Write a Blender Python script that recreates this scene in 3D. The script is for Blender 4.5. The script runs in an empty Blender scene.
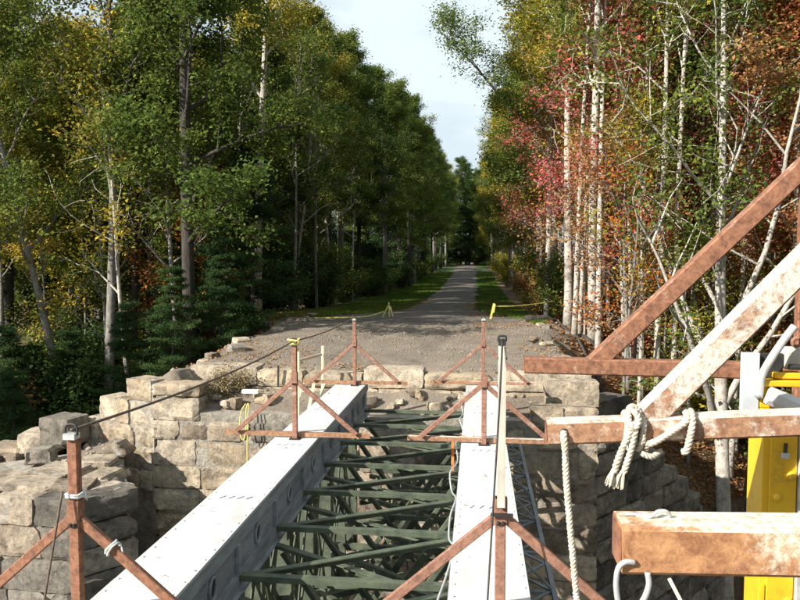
import bpy, math, random
import numpy as np
from mathutils import Vector, Matrix

# ------------------------------------------------------------------ camera, sky, sun, exposure
scene = bpy.context.scene
col = scene.collection
R = math.radians
cam_data = bpy.data.cameras.new("camera")
cam_data.sensor_width = 36.0
cam_data.lens = 31.2
cam_data.clip_start = 0.05
cam_data.clip_end = 3000
cam = bpy.data.objects.new("camera", cam_data)
cam.location = (0.0, 0.0, 1.91)
cam.rotation_euler = (R(90 - 3.3), 0, R(6.34))
col.objects.link(cam)
scene.camera = cam

SUN_EL = 31.2
SUN_DIR = Vector((-0.765, -0.645, 0.606)).normalized()      # from the scene towards the sun
world = bpy.data.worlds.new("World")
scene.world = world
world.use_nodes = True
wn, wl = world.node_tree.nodes, world.node_tree.links
wn.clear()
wo = wn.new("ShaderNodeOutputWorld")
wb = wn.new("ShaderNodeBackground")
wb.inputs["Strength"].default_value = 0.057
sky = wn.new("ShaderNodeTexSky")
sky.sky_type = 'NISHITA'
sky.sun_disc = False
sky.sun_elevation = R(SUN_EL)
sky.sun_rotation = math.atan2(SUN_DIR.x, SUN_DIR.y)
sky.air_density = 1.0
sky.dust_density = 1.5
# thin broken cloud over the whole sky
wtc = wn.new("ShaderNodeTexCoord")
wmap = wn.new("ShaderNodeMapping")
wmap.inputs["Scale"].default_value = (1.0, 1.0, 2.6)
wno = wn.new("ShaderNodeTexNoise")
wno.inputs["Scale"].default_value = 2.3
wno.inputs["Detail"].default_value = 7
wno.inputs["Roughness"].default_value = 0.55
wra = wn.new("ShaderNodeValToRGB")
wra.color_ramp.elements[0].position = 0.33
wra.color_ramp.elements[1].position = 0.58
wra.color_ramp.elements[0].color = (0.45, 0.45, 0.45, 1)
wra.color_ramp.elements[1].color = (1, 1, 1, 1)
wmx = wn.new("ShaderNodeMix")
wmx.data_type = 'RGBA'
wmx.inputs[7].default_value = (8.4, 9.6, 10.2, 1)
wl.new(wtc.outputs["Generated"], wmap.inputs["Vector"])
wl.new(wmap.outputs["Vector"], wno.inputs["Vector"])
wl.new(wno.outputs["Fac"], wra.inputs["Fac"])
wl.new(wra.outputs["Color"], wmx.inputs[0])
wl.new(sky.outputs["Color"], wmx.inputs[6])
wl.new(wmx.outputs[2], wb.inputs["Color"])
wl.new(wb.outputs["Background"], wo.inputs["Surface"])

sun_data = bpy.data.lights.new("sun", 'SUN')
sun_data.energy = 5.0
sun_data.angle = R(0.53)
sun_data.color = (1.0, 0.94, 0.84)
sun = bpy.data.objects.new("sun", sun_data)
sun.rotation_euler = SUN_DIR.to_track_quat('Z', 'Y').to_euler()
sun.location = (-40, -20, 40)
col.objects.link(sun)

vs = scene.view_settings
vs.view_transform = 'Standard'
vs.look = 'None'
vs.gamma = 1.0
vs.use_curve_mapping = False
vs.exposure = 0.9
scene.cycles.max_bounces = 6
scene.cycles.diffuse_bounces = 3
scene.cycles.transmission_bounces = 3

# ------------------------------------------------------------------ helpers
def mat(name):
    m = bpy.data.materials.new(name)
    m.use_nodes = True
    n = m.node_tree.nodes
    return m, n, m.node_tree.links, n["Principled BSDF"]

def ramp(n, stops, interp='LINEAR'):
    r = n.new("ShaderNodeValToRGB")
    cr = r.color_ramp
    cr.interpolation = interp
    while len(cr.elements) < len(stops):
        cr.elements.new(0.5)
    for e, (p, c) in zip(cr.elements, stops):
        e.position = p
        e.color = (c[0], c[1], c[2], 1)
    return r

def noise(n, l, scale, detail=6, rough=0.6, coord="Object", dist=0.0, scl=None):
    tc = n.new("ShaderNodeTexCoord")
    no = n.new("ShaderNodeTexNoise")
    no.inputs["Scale"].default_value = scale
    no.inputs["Detail"].default_value = detail
    no.inputs["Roughness"].default_value = rough
    no.inputs["Distortion"].default_value = dist
    src = tc.outputs[coord]
    if coord == "World":
        pass
    if scl:
        mp = n.new("ShaderNodeMapping")
        mp.inputs["Scale"].default_value = scl
        l.new(src, mp.inputs["Vector"])
        src = mp.outputs["Vector"]
    l.new(src, no.inputs["Vector"])
    return no

def geo_noise(n, l, scale, detail=6, rough=0.6, dist=0.0, scl=None):
    g = n.new("ShaderNodeNewGeometry")
    no = n.new("ShaderNodeTexNoise")
    no.inputs["Scale"].default_value = scale
    no.inputs["Detail"].default_value = detail
    no.inputs["Roughness"].default_value = rough
    no.inputs["Distortion"].default_value = dist
    src = g.outputs["Position"]
    if scl:
        mp = n.new("ShaderNodeMapping")
        mp.inputs["Scale"].default_value = scl
        l.new(src, mp.inputs["Vector"])
        src = mp.outputs["Vector"]
    l.new(src, no.inputs["Vector"])
    return no

def mixc(n, l, fac, a, b, blend='MIX'):
    m = n.new("ShaderNodeMix")
    m.data_type = 'RGBA'
    m.blend_type = blend
    for i, v in ((0, fac), (6, a), (7, b)):
        if hasattr(v, "is_linked"):
            l.new(v, m.inputs[i])
        elif i == 0:
            m.inputs[0].default_value = v
        else:
            m.inputs[i].default_value = (v[0], v[1], v[2], 1)
    return m.outputs[2]

def bump(n, l, bs, height, strength=0.4, dist=0.02):
    b = n.new("ShaderNodeBump")
    b.inputs["Strength"].default_value = strength
    b.inputs["Distance"].default_value = dist
    l.new(height, b.inputs["Height"])
    l.new(b.outputs["Normal"], bs.inputs["Normal"])

# ------------------------------------------------------------------ materials
def leaf_mat(name, stops, trans=0.35):
    """stops over a per-leaf random value shifted by clump and by tree."""
    m, n, l, bs = mat(name)
    a = n.new("ShaderNodeAttribute"); a.attribute_name = "rnd"
    c = n.new("ShaderNodeAttribute"); c.attribute_name = "clump"
    oi = n.new("ShaderNodeObjectInfo")
    def mth(op, x, y):
        q = n.new("ShaderNodeMath"); q.operation = op
        for i, v in enumerate((x, y)):
            if hasattr(v, "is_linked"): l.new(v, q.inputs[i])
            else: q.inputs[i].default_value = v
        return q.outputs[0]
    f = mth('ADD', mth('MULTIPLY', a.outputs["Fac"], 0.34), mth('MULTIPLY', c.outputs["Fac"], 0.42))
    f = mth('ADD', f, mth('MULTIPLY', oi.outputs["Random"], 0.24))
    r = ramp(n, stops)
    l.new(f, r.inputs["Fac"])
    n.remove(bs)
    df = n.new("ShaderNodeBsdfDiffuse")
    l.new(r.outputs["Color"], df.inputs["Color"])
    tr = n.new("ShaderNodeBsdfTranslucent")
    l.new(r.outputs["Color"], tr.inputs["Color"])
    mx = n.new("ShaderNodeMixShader")
    mx.inputs[0].default_value = trans
    l.new(df.outputs[0], mx.inputs[1]); l.new(tr.outputs[0], mx.inputs[2])
    l.new(mx.outputs[0], n["Material Output"].inputs["Surface"])
    return m

L_GREEN = leaf_mat("leaf_green", [(0.08, (0.070, 0.109, 0.028)), (.36, (0.112, 0.165, 0.039)), (.6, (0.175, 0.217, 0.048)), (.78, (0.308, 0.294, 0.063)), (.93, (0.532, 0.294, 0.063))])
L_DARK = leaf_mat("leaf_dark_green", [(0.08, (0.042, 0.078, 0.029)), (.5, (0.075, 0.120, 0.036)), (.75, (0.130, 0.169, 0.044)), (.92, (0.299, 0.260, 0.065))])
L_YELLOW = leaf_mat("leaf_yellow_green", [(0.1, (0.112, 0.154, 0.028)), (.4, (0.224, 0.238, 0.042)), (.62, (0.448, 0.364, 0.056)), (.8, (0.672, 0.448, 0.070)), (.95, (0.630, 0.238, 0.042))])
L_ORANGE = leaf_mat("leaf_orange", [(0.1, (.11, .10, .03)), (.35, (.26, .14, .03)), (.6, (.42, .15, .03)), (.8, (.40, .08, .03)), (.95, (.2, .06, .03))])
L_RED = leaf_mat("leaf_red", [(0.1, (0.187, 0.154, 0.066)), (.3, (0.396, 0.165, 0.088)), (.5, (0.594, 0.132, 0.121)), (.72, (0.682, 0.220, 0.220)), (.95, (0.506, 0.275, 0.154))])
L_RUST = leaf_mat("leaf_rust", [(0.1, (0.187, 0.165, 0.055)), (.35, (0.330, 0.209, 0.088)), (.6, (0.462, 0.220, 0.094)), (.8, (0.506, 0.176, 0.088)), (.95, (0.374, 0.264, 0.121))])
L_NEEDLE = leaf_mat("pine_needles", [(0.1, (0.026, 0.055, 0.023)), (.5, (0.044, 0.083, 0.031)), (.9, (0.078, 0.120, 0.039))], .15)

L_STRAW = leaf_mat("dry_straw", [(0.1, (.17, .13, .07)), (.5, (.28, .22, .12)), (.9, (.38, .31, .18))], .2)

def bark_mat(name, c0, c1, c2, scl=(6, 6, 1.2)):
    m, n, l, bs = mat(name)
    no = noise(n, l, 3.0, 8, .7, scl=scl)
    r = ramp(n, [(.3, c0), (.5, c1), (.7, c2)])
    l.new(no.outputs["Fac"], r.inputs["Fac"])
    l.new(r.outputs["Color"], bs.inputs["Base Color"])
    bs.inputs["Roughness"].default_value = .9
    n2 = noise(n, l, 8.0, 6, .7, scl=scl)
    bump(n, l, bs, n2.outputs["Fac"], .8, .03)
    return m
B_DARK = bark_mat("bark_dark", (.022, .018, .015), (.05, .042, .036), (.10, .085, .072))
B_GREY = bark_mat("bark_grey", (.10, .09, .08), (.22, .205, .185), (.36, .34, .31), (4, 4, 2.0))
B_PALE = bark_mat("bark_pale", (.22, .19, .16), (.44, .40, .35), (.62, .58, .52), (3, 3, 2.2))

def stone_mat(name, dark, mid, light, lime=.25):
    m, n, l, bs = mat(name)
    oi = n.new("ShaderNodeObjectInfo")
    tint = ramp(n, [(0, dark), (.45, mid), (1, light)])
    l.new(oi.outputs["Random"], tint.inputs["Fac"])
    n1 = geo_noise(n, l, 3.2, 9, .68, .4)
    r1 = ramp(n, [(.3, (.30, .27, .24)), (.47, (.90, .87, .84)), (.68, (1.38, 1.32, 1.22))])
    l.new(n1.outputs["Fac"], r1.inputs["Fac"])
    c = mixc(n, l, 1.0, tint.outputs["Color"], r1.outputs["Color"], 'MULTIPLY')
    n5 = geo_noise(n, l, 11, 10, .8, .3)
    r5 = ramp(n, [(.34, (.45, .42, .38)), (.5, (1, 1, 1)), (.66, (1.3, 1.27, 1.2))])
    l.new(n5.outputs["Fac"], r5.inputs["Fac"])
    c = mixc(n, l, 1.0, c, r5.outputs["Color"], 'MULTIPLY')
    n2 = geo_noise(n, l, 1.7, 8, .72, 1.2)
    r2 = ramp(n, [(.56, (0, 0, 0)), (.66, (1, 1, 1))])
    l.new(n2.outputs["Fac"], r2.inputs["Fac"])
    mm = n.new("ShaderNodeMath"); mm.operation = 'MULTIPLY'
    l.new(r2.outputs["Color"], mm.inputs[0]); mm.inputs[1].default_value = lime
    c = mixc(n, l, mm.outputs[0], c, (.66, .62, .55))
    n4 = geo_noise(n, l, 2.3, 6, .7, .6, (1, 1, .45))
    r4 = ramp(n, [(.6, (0, 0, 0)), (.74, (.75, .75, .75))])
    l.new(n4.outputs["Fac"], r4.inputs["Fac"])
    c = mixc(n, l, r4.outputs["Color"], c, (.09, .085, .075))
    l.new(c, bs.inputs["Base Color"])
    bs.inputs["Roughness"].default_value = .92
    n3 = geo_noise(n, l, 17, 12, .78)
    bump(n, l, bs, n3.outputs["Fac"], 1.0, .06)
    return m
M_STONE = stone_mat("sandstone_rough", (.27, .22, .17), (.45, .38, .30), (.58, .51, .42), .65)
M_STONE_D = stone_mat("sandstone_dressed", (.42, .35, .26), (.54, .46, .35), (.60, .53, .43), .8)
M_STONE_G = stone_mat("sandstone_grey", (.13, .12, .105), (.24, .222, .195), (.38, .35, .305), .4)  # kept dark to deepen the shade on the right wing wall

def ground_mat():
    m, n, l, bs = mat("earth_gravel_litter")
    af = n.new("ShaderNodeAttribute"); af.attribute_name = "fill"
    ag = n.new("ShaderNodeAttribute"); ag.attribute_name = "grass"
    n1 = geo_noise(n, l, 1.1, 9, .7)
    n2 = geo_noise(n, l, 22, 6, .75)
    lit = ramp(n, [(.3, (.05, .035, .022)), (.5, (.13, .085, .05)), (.7, (.24, .17, .10))])
    l.new(n2.outputs["Fac"], lit.inputs["Fac"])
    gr = ramp(n, [(.3, (.11, .085, .065)), (.45, (.20, .162, .125)), (.56, (.26, .218, .172)), (.7, (.36, .31, .255))])
    mxn = mixc(n, l, .45, n1.outputs["Fac"], n2.outputs["Fac"])
    l.new(mxn, gr.inputs["Fac"])
    gc = ramp(n, [(.3, (.045, .075, .018)), (.6, (.085, .13, .028)), (.8, (.15, .16, .04))])
    l.new(n1.outputs["Fac"], gc.inputs["Fac"])
    def sharp(att):
        ad = n.new("ShaderNodeMath"); ad.operation = 'ADD'
        sb = n.new("ShaderNodeMath"); sb.operation = 'MULTIPLY_ADD'
        l.new(n1.outputs["Fac"], sb.inputs[0]); sb.inputs[1].default_value = 1.0; sb.inputs[2].default_value = -.5
        l.new(att.outputs["Fac"], ad.inputs[0]); l.new(sb.outputs[0], ad.inputs[1])
        r = ramp(n, [(.4, (0, 0, 0)), (.6, (1, 1, 1))])
        l.new(ad.outputs[0], r.inputs["Fac"])
        return r.outputs["Color"]
    c = mixc(n, l, sharp(af), lit.outputs["Color"], gr.outputs["Color"])
    c = mixc(n, l, sharp(ag), c, gc.outputs["Color"])
    l.new(c, bs.inputs["Base Color"])
    bs.inputs["Roughness"].default_value = .95
    bump(n, l, bs, n2.outputs["Fac"], .9, .05)
    return m
M_GROUND = ground_mat()

def simple(name, c0, c1, scale=8, rough=.8, bstr=.4, bdist=.01, metal=0.0, det=8, p0=.35, p1=.65, scl=None):
    m, n, l, bs = mat(name)
    no = geo_noise(n, l, scale, det, .68, scl=scl)
    r = ramp(n, [(p0, c0), (p1, c1)])
    l.new(no.outputs["Fac"], r.inputs["Fac"])
    l.new(r.outputs["Color"], bs.inputs["Base Color"])
    bs.inputs["Roughness"].default_value = rough
    bs.inputs["Metallic"].default_value = metal
    n2 = geo_noise(n, l, scale * 3, 6, .7)
    bump(n, l, bs, n2.outputs["Fac"], bstr, bdist)
    return m
M_TRAIL = simple("trail_stone_dust", (.066, .058, .05), (.175, .152, .128), 3.5, .95, .7, .02)
M_CORE = simple("lime_mortar_rubble", (.20, .175, .14), (.44, .40, .34), 5, .95, 1, .05)
M_GRASSB = leaf_mat("grass_blades", [(0.1, (.05, .10, .02)), (.5, (.10, .17, .03)), (.9, (.22, .23, .06))], .25)

def white_paint():
    m, n, l, bs = mat("chalky_white_paint")
    n1 = geo_noise(n, l, 2.2, 9, .72, .3, (1, .25, 1))
    r = ramp(n, [(.28, (.34, .32, .29)), (.42, (.52, .51, .49)), (.62, (.68, .68, .67))])
    l.new(n1.outputs["Fac"], r.inputs["Fac"])
    n2 = geo_noise(n, l, 16, 8, .75, .5)
    r2 = ramp(n, [(.60, (0, 0, 0)), (.68, (.9, .9, .9))])
    l.new(n2.outputs["Fac"], r2.inputs["Fac"])
    c = mixc(n, l, r2.outputs["Color"], r.outputs["Color"], (.26, .19, .13))
    l.new(c, bs.inputs["Base Color"])
    bs.inputs["Roughness"].default_value = .62
    bump(n, l, bs, n2.outputs["Fac"], .15, .005)
    return m
M_WHITE = white_paint()
M_WEB = simple("shade_grey_paint", (.14, .15, .165), (.30, .32, .345), 5, .7, .3, .006, scl=(1, .4, 2))  # girder sides are white too; their blue-grey shade is in this colour
M_GREEN = simple("green_truss_paint", (.040, .052, .036), (.115, .135, .088), 6, .6, .3, .006)
M_DKSTEEL = simple("dark_steel", (.02, .02, .022), (.06, .058, .055), 12, .55, .3, .004, .4)
M_GALV = simple("galvanised_steel", (.42, .43, .43), (.62, .63, .62), 20, .45, .2, .003, .35)
M_ALU = simple("grey_plate_paint", (.40, .43, .46), (.52, .55, .58), 6, .5, .15, .003)
M_WOOD = simple("pale_new_timber", (.50, .42, .28), (.68, .60, .44), 14, .8, .4, .004, scl=(3, 3, .4))
M_YROPE = simple("yellow_cord", (.55, .45, .12), (.75, .64, .22), 40, .8, .3, .002)
M_TAPE = simple("yellow_tape", (.45, .42, .10), (.58, .54, .16), 30, .5, .2, .002)
M_LASH = simple("white_rag", (.55, .55, .53), (.75, .75, .73), 20, .9, .5, .004)
M_ORANGE = simple("orange_strap", (.60, .16, .05), (.75, .24, .08), 20, .7, .2, .002)
M_ROPE = simple("white_rope_fibre", (.40, .34, .26), (.66, .60, .50), 30, .95, .6, .003)
M_CABLE = simple("rusty_wire_cable", (.06, .045, .035), (.16, .11, .08), 40, .7, .5, .003)
M_CHANNEL = simple("cream_channel_paint", (.40, .37, .31), (.62, .58, .50), 9, .7, .3, .004, scl=(1, 1, .3))

def rust_mat(name, paint, amount, base0=(.16, .045, .02), base1=(.40, .145, .06), top=0.0, along=0.0):
    m, n, l, bs = mat(name)
    n1 = geo_noise(n, l, 26, 10, .78, .4)
    r1 = ramp(n, [(.38, base0), (.60, base1)])
    l.new(n1.outputs["Fac"], r1.inputs["Fac"])
    n2 = geo_noise(n, l, 3.4, 12, .78, .2)
    r2 = ramp(n, [(amount, (0, 0, 0)), (amount + .08, (1, 1, 1))])
    fac = n2.outputs["Fac"]
    if top or along:
        g = n.new("ShaderNodeNewGeometry")
        for src, k, off in ((g.outputs["Normal"], top, 0), (g.outputs["Position"], along, -.5*along)):
            sp = n.new("ShaderNodeSeparateXYZ"); l.new(src, sp.inputs[0])
            q = n.new("ShaderNodeMath"); q.operation = 'MULTIPLY_ADD'
            l.new(sp.outputs[2] if k is top and off == 0 else sp.outputs[0], q.inputs[0]); q.inputs[1].default_value = k; q.inputs[2].default_value = off
            ad = n.new("ShaderNodeMath"); ad.operation = 'ADD'
            l.new(fac, ad.inputs[0]); l.new(q.outputs[0], ad.inputs[1]); fac = ad.outputs[0]
    l.new(fac, r2.inputs["Fac"])
    n3 = geo_noise(n, l, 45, 8, .8)
    r3 = ramp(n, [(.48, (1, 1, 1)), (.6, (.25, .25, .25))])
    l.new(n3.outputs["Fac"], r3.inputs["Fac"])
    mm = mixc(n, l, 1.0, r2.outputs["Color"], r3.outputs["Color"], 'MULTIPLY')
    c = mixc(n, l, mm, r1.outputs["Color"], paint)
    l.new(c, bs.inputs["Base Color"])
    bs.inputs["Roughness"].default_value = .78
    bump(n, l, bs, n3.outputs["Fac"], .5, .004)
    return m
M_RUST = rust_mat("red_rust", (.48, .34, .25), .585, (.12, .05, .03), (.32, .145, .08))
M_RUST_B = rust_mat("rust_with_worn_cream_paint", (.62, .58, .50), .52, (.17, .08, .045), (.40, .22, .125), .16, .12)
M_RUST_C = rust_mat("orange_rust_worn_cream", (.70, .64, .50), .57, (.22, .09, .04), (.48, .25, .115), .20, .55)
M_RUST_F = rust_mat("guard_frame_rust", (.50, .42, .36), .58, (.15, .07, .048), (.33, .17, .115))

def yellow_paint():
    m, n, l, bs = mat("yellow_machine_paint")
    no = geo_noise(n, l, 7, 8, .7)
    r = ramp(n, [(.25, (.30, .17, .03)), (.42, (.68, .40, .02)), (.7, (.76, .46, .025))])
    l.new(no.outputs["Fac"], r.inputs["Fac"])
    l.new(r.outputs["Color"], bs.inputs["Base Color"])
    bs.inputs["Roughness"].default_value = .38
    return m
M_YELLOW = yellow_paint()

# ------------------------------------------------------------------ mesh helpers
class MB:
    """collects shapes in world coordinates; build() links them as ONE mesh object"""
    def __init__(s): s.v = []; s.f = []
    def add(s, verts, faces):
        o = len(s.v)
        s.v += [tuple(p) for p in verts]
        s.f += [tuple(i + o for i in f) for f in faces]
        return s
    def box(s, x0, x1, y0, y1, z0, z1):
        v = [(x, y, z) for z in (z0, z1) for y in (y0, y1) for x in (x0, x1)]
        return s.add(v, [(0, 2, 3, 1), (4, 5, 7, 6), (0, 1, 5, 4), (2, 6, 7, 3), (0, 4, 6, 2), (1, 3, 7, 5)])
    def bar(s, p0, p1, w, h, up=(0, 0, 1), bev=0.0):
        """rectangular bar from p0 to p1: w across, h along up"""
        p0, p1 = Vector(p0), Vector(p1)
        d = (p1 - p0).normalized()
        a = d.cross(Vector(up))
        if a.length < 1e-4: a = d.cross(Vector((1, 0, 0)))
        a.normalize(); b = a.cross(d).normalized()
        if bev <= 0:
            ring = [(-w/2, -h/2), (w/2, -h/2), (w/2, h/2), (-w/2, h/2)]
        else:
            e = bev
            ring = [(-w/2+e, -h/2), (w/2-e, -h/2), (w/2, -h/2+e), (w/2, h/2-e), (w/2-e, h/2), (-w/2+e, h/2), (-w/2, h/2-e), (-w/2, -h/2+e)]
        k = len(ring)
        v = [p0 + a*x + b*y for x, y in ring] + [p1 + a*x + b*y for x, y in ring]
        f = [(i, (i+1) % k, (i+1) % k + k, i + k) for i in range(k)]
        f += [tuple(range(k))[::-1], tuple(range(k, 2*k))]
        return s.add(v, f)
    def angle(s, p0, p1, w, h, t=.012, side=1, up=(0, 0, 1)):
        """steel angle: a standing leg h high and a flat leg w wide on its top edge"""
        p0, p1 = Vector(p0), Vector(p1)
        d = (p1 - p0).normalized()
        a = d.cross(Vector(up)); a.normalize(); b = a.cross(d).normalized()
        s.bar(p0 - b*h/2, p1 - b*h/2, t, h, up)
        s.bar(p0 + a*side*(w/2 + t/2) - b*t/2, p1 + a*side*(w/2 + t/2) - b*t/2, w, t, up)
        return s
    def tube(s, pts, r, sides=8, cap=True):
        pts = [Vector(p) for p in pts]
        n = len(pts)
        rr = r if hasattr(r, "__len__") else [r] * n
        prev = None
        o = len(s.v)
        for i, p in enumerate(pts):
            d = (pts[min(i+1, n-1)] - pts[max(i-1, 0)]).normalized()
            if prev is None:
                a = d.cross(Vector((0, 0, 1)))
                if a.length < .05: a = d.cross(Vector((1, 0, 0)))
            else:
                a = prev - d * prev.dot(d)
                if a.length < 1e-5: a = d.cross(Vector((1, 0, 0)))
            a.normalize(); prev = a
            b = d.cross(a)
            for k in range(sides):
                t = 2*math.pi*k/sides
                s.v.append(tuple(p + (a*math.cos(t) + b*math.sin(t)) * rr[i]))
        for i in range(n-1):
            for k in range(sides):
                k2 = (k+1) % sides
                s.f.append((o+i*sides+k, o+i*sides+k2, o+(i+1)*sides+k2, o+(i+1)*sides+k))
        if cap:
            s.f.append(tuple(o+k for k in range(sides))[::-1])
            s.f.append(tuple(o+(n-1)*sides+k for k in range(sides)))
        return s
    def dome(s, c, axis, r, h, sides=10):
        c = Vector(c); ax = Vector(axis).normalized()
        a = ax.orthogonal().normalized(); b = ax.cross(a)
        o = len(s.v)
        levels = [(1, 0), (.92, .45), (.6, .85)]
        for q, z in levels:
            for k in range(sides):
                t = 2*math.pi*k/sides
                s.v.append(tuple(c + (a*math.cos(t)+b*math.sin(t))*r*q + ax*h*z))
        s.v.append(tuple(c + ax*h))
        for i in range(2):
            for k in range(sides):
                k2 = (k+1) % sides
                s.f.append((o+i*sides+k, o+i*sides+k2, o+(i+1)*sides+k2, o+(i+1)*sides+k))
        for k in range(sides):
            s.f.append((o+2*sides+k, o+2*sides+(k+1) % sides, o+3*sides))
        return s
    def rope(s, pts, r, pitch=.05, sides=5, seg=.008):
        """three strands laid round the path"""
        path = resample([Vector(p) for p in pts], seg)
        for st in range(3):
            line = []; prev = None; L = 0
            for i, p in enumerate(path):
                d = (path[min(i+1, len(path)-1)] - path[max(i-1, 0)]).normalized()
                if prev is None:
                    a = d.orthogonal()
                else:
                    a = prev - d*prev.dot(d)
                a.normalize(); prev = a
                b = d.cross(a)
                if i: L += (p - path[i-1]).length
                t = 2*math.pi*(L/pitch + st/3)
                line.append(p + (a*math.cos(t)+b*math.sin(t))*r*.5)
            s.tube(line, r*.56, sides)
        return s
    def build(s, name, material, parent=None, smooth=False, bevel=0.0):
        off = parent_loc(parent)
        me = bpy.data.meshes.new(name)
        me.from_pydata([(p[0]-off[0], p[1]-off[1], p[2]-off[2]) for p in s.v], [], s.f)
        me.materials.append(material)
        if smooth:
            me.polygons.foreach_set("use_smooth", [True]*len(me.polygons))
        me.update()
        o = bpy.data.objects.new(name, me)
        col.objects.link(o)
        if parent: o.parent = parent
        if bevel:
            b = o.modifiers.new("bevel", 'BEVEL'); b.width = bevel; b.segments = 2; b.limit_method = 'ANGLE'
        return o

def parent_loc(p):
    off = Vector((0, 0, 0))
    while p:
        off += p.location
        p = p.parent
    return off

def resample(pts, seg):
    out = [pts[0].copy()]
    for i in range(len(pts)-1):
        n = max(1, int((pts[i+1]-pts[i]).length/seg))
        for k in range(1, n+1):
            out.append(pts[i].lerp(pts[i+1], k/n))
    return out

def spline(ctrl, n=12):
    """Catmull-Rom through the control points"""
    P = [Vector(p) for p in ctrl]
    P = [P[0]*2-P[1]] + P + [P[-1]*2-P[-2]]
    out = []
    for i in range(1, len(P)-2):
        for k in range(n):
            t = k/n
            a, b, c, d = P[i-1], P[i], P[i+1], P[i+2]
            out.append(.5*((2*b) + (c-a)*t + (2*a-5*b+4*c-d)*t*t + (3*b-a-3*c+d)*t**3))
    out.append(P[-2])
    return out

def thing(name, label, cat, loc=(0, 0, 0), group=None):
    o = bpy.data.objects.new(name, None)
    o.empty_display_size = .2
    o.location = loc
    col.objects.link(o)
    return tag(o, label, cat, group)

def tag(o, label, cat, group=None, kind=None):
    if label: o["label"] = label
    if cat: o["category"] = cat
    if group: o["group"] = group
    if kind: o["kind"] = kind
    return o

def np_mesh(name, verts, quads, material, attrs=None, smooth=False):
    """fast mesh of quads from numpy arrays; attrs are per-face floats"""
    me = bpy.data.meshes.new(name)
    nv, nf = len(verts), len(quads)
    k = quads.shape[1]
    me.vertices.add(nv); me.vertices.foreach_set("co", verts.astype(np.float32).ravel())
    me.loops.add(nf*k); me.loops.foreach_set("vertex_index", quads.astype(np.int32).ravel())
    me.polygons.add(nf)
    me.polygons.foreach_set("loop_start", np.arange(0, nf*k, k, dtype=np.int32))
    me.polygons.foreach_set("loop_total", np.full(nf, k, dtype=np.int32))
    if smooth: me.polygons.foreach_set("use_smooth", np.ones(nf, dtype=bool))
    for an, arr in (attrs or {}).items():
        dom = 'FACE' if len(arr) == nf and len(arr) != nv else 'POINT'
        at = me.attributes.new(an, 'FLOAT', dom)
        at.data.foreach_set("value", arr.astype(np.float32))
    if material: me.materials.append(material)
    me.update(calc_edges=True)
    return me

def vnoise(x, y, seed=0):
    x = np.asarray(x, float); y = np.asarray(y, float)
    xi, yi = np.floor(x), np.floor(y)
    fx, fy = x-xi, y-yi
    fx = fx*fx*(3-2*fx); fy = fy*fy*(3-2*fy)
    def h(a, b):
        t = np.sin(a*127.1 + b*311.7 + seed*74.7)*43758.5453
        return t-np.floor(t)
    return (h(xi, yi)*(1-fx)+h(xi+1, yi)*fx)*(1-fy) + (h(xi, yi+1)*(1-fx)+h(xi+1, yi+1)*fx)*fy
def fbm(x, y, seed=0, oct=4):
    s = 0; a = .5
    for i in range(oct):
        s = s + a*(vnoise(x*2**i, y*2**i, seed+i)-.5); a *= .5
    return s

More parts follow.
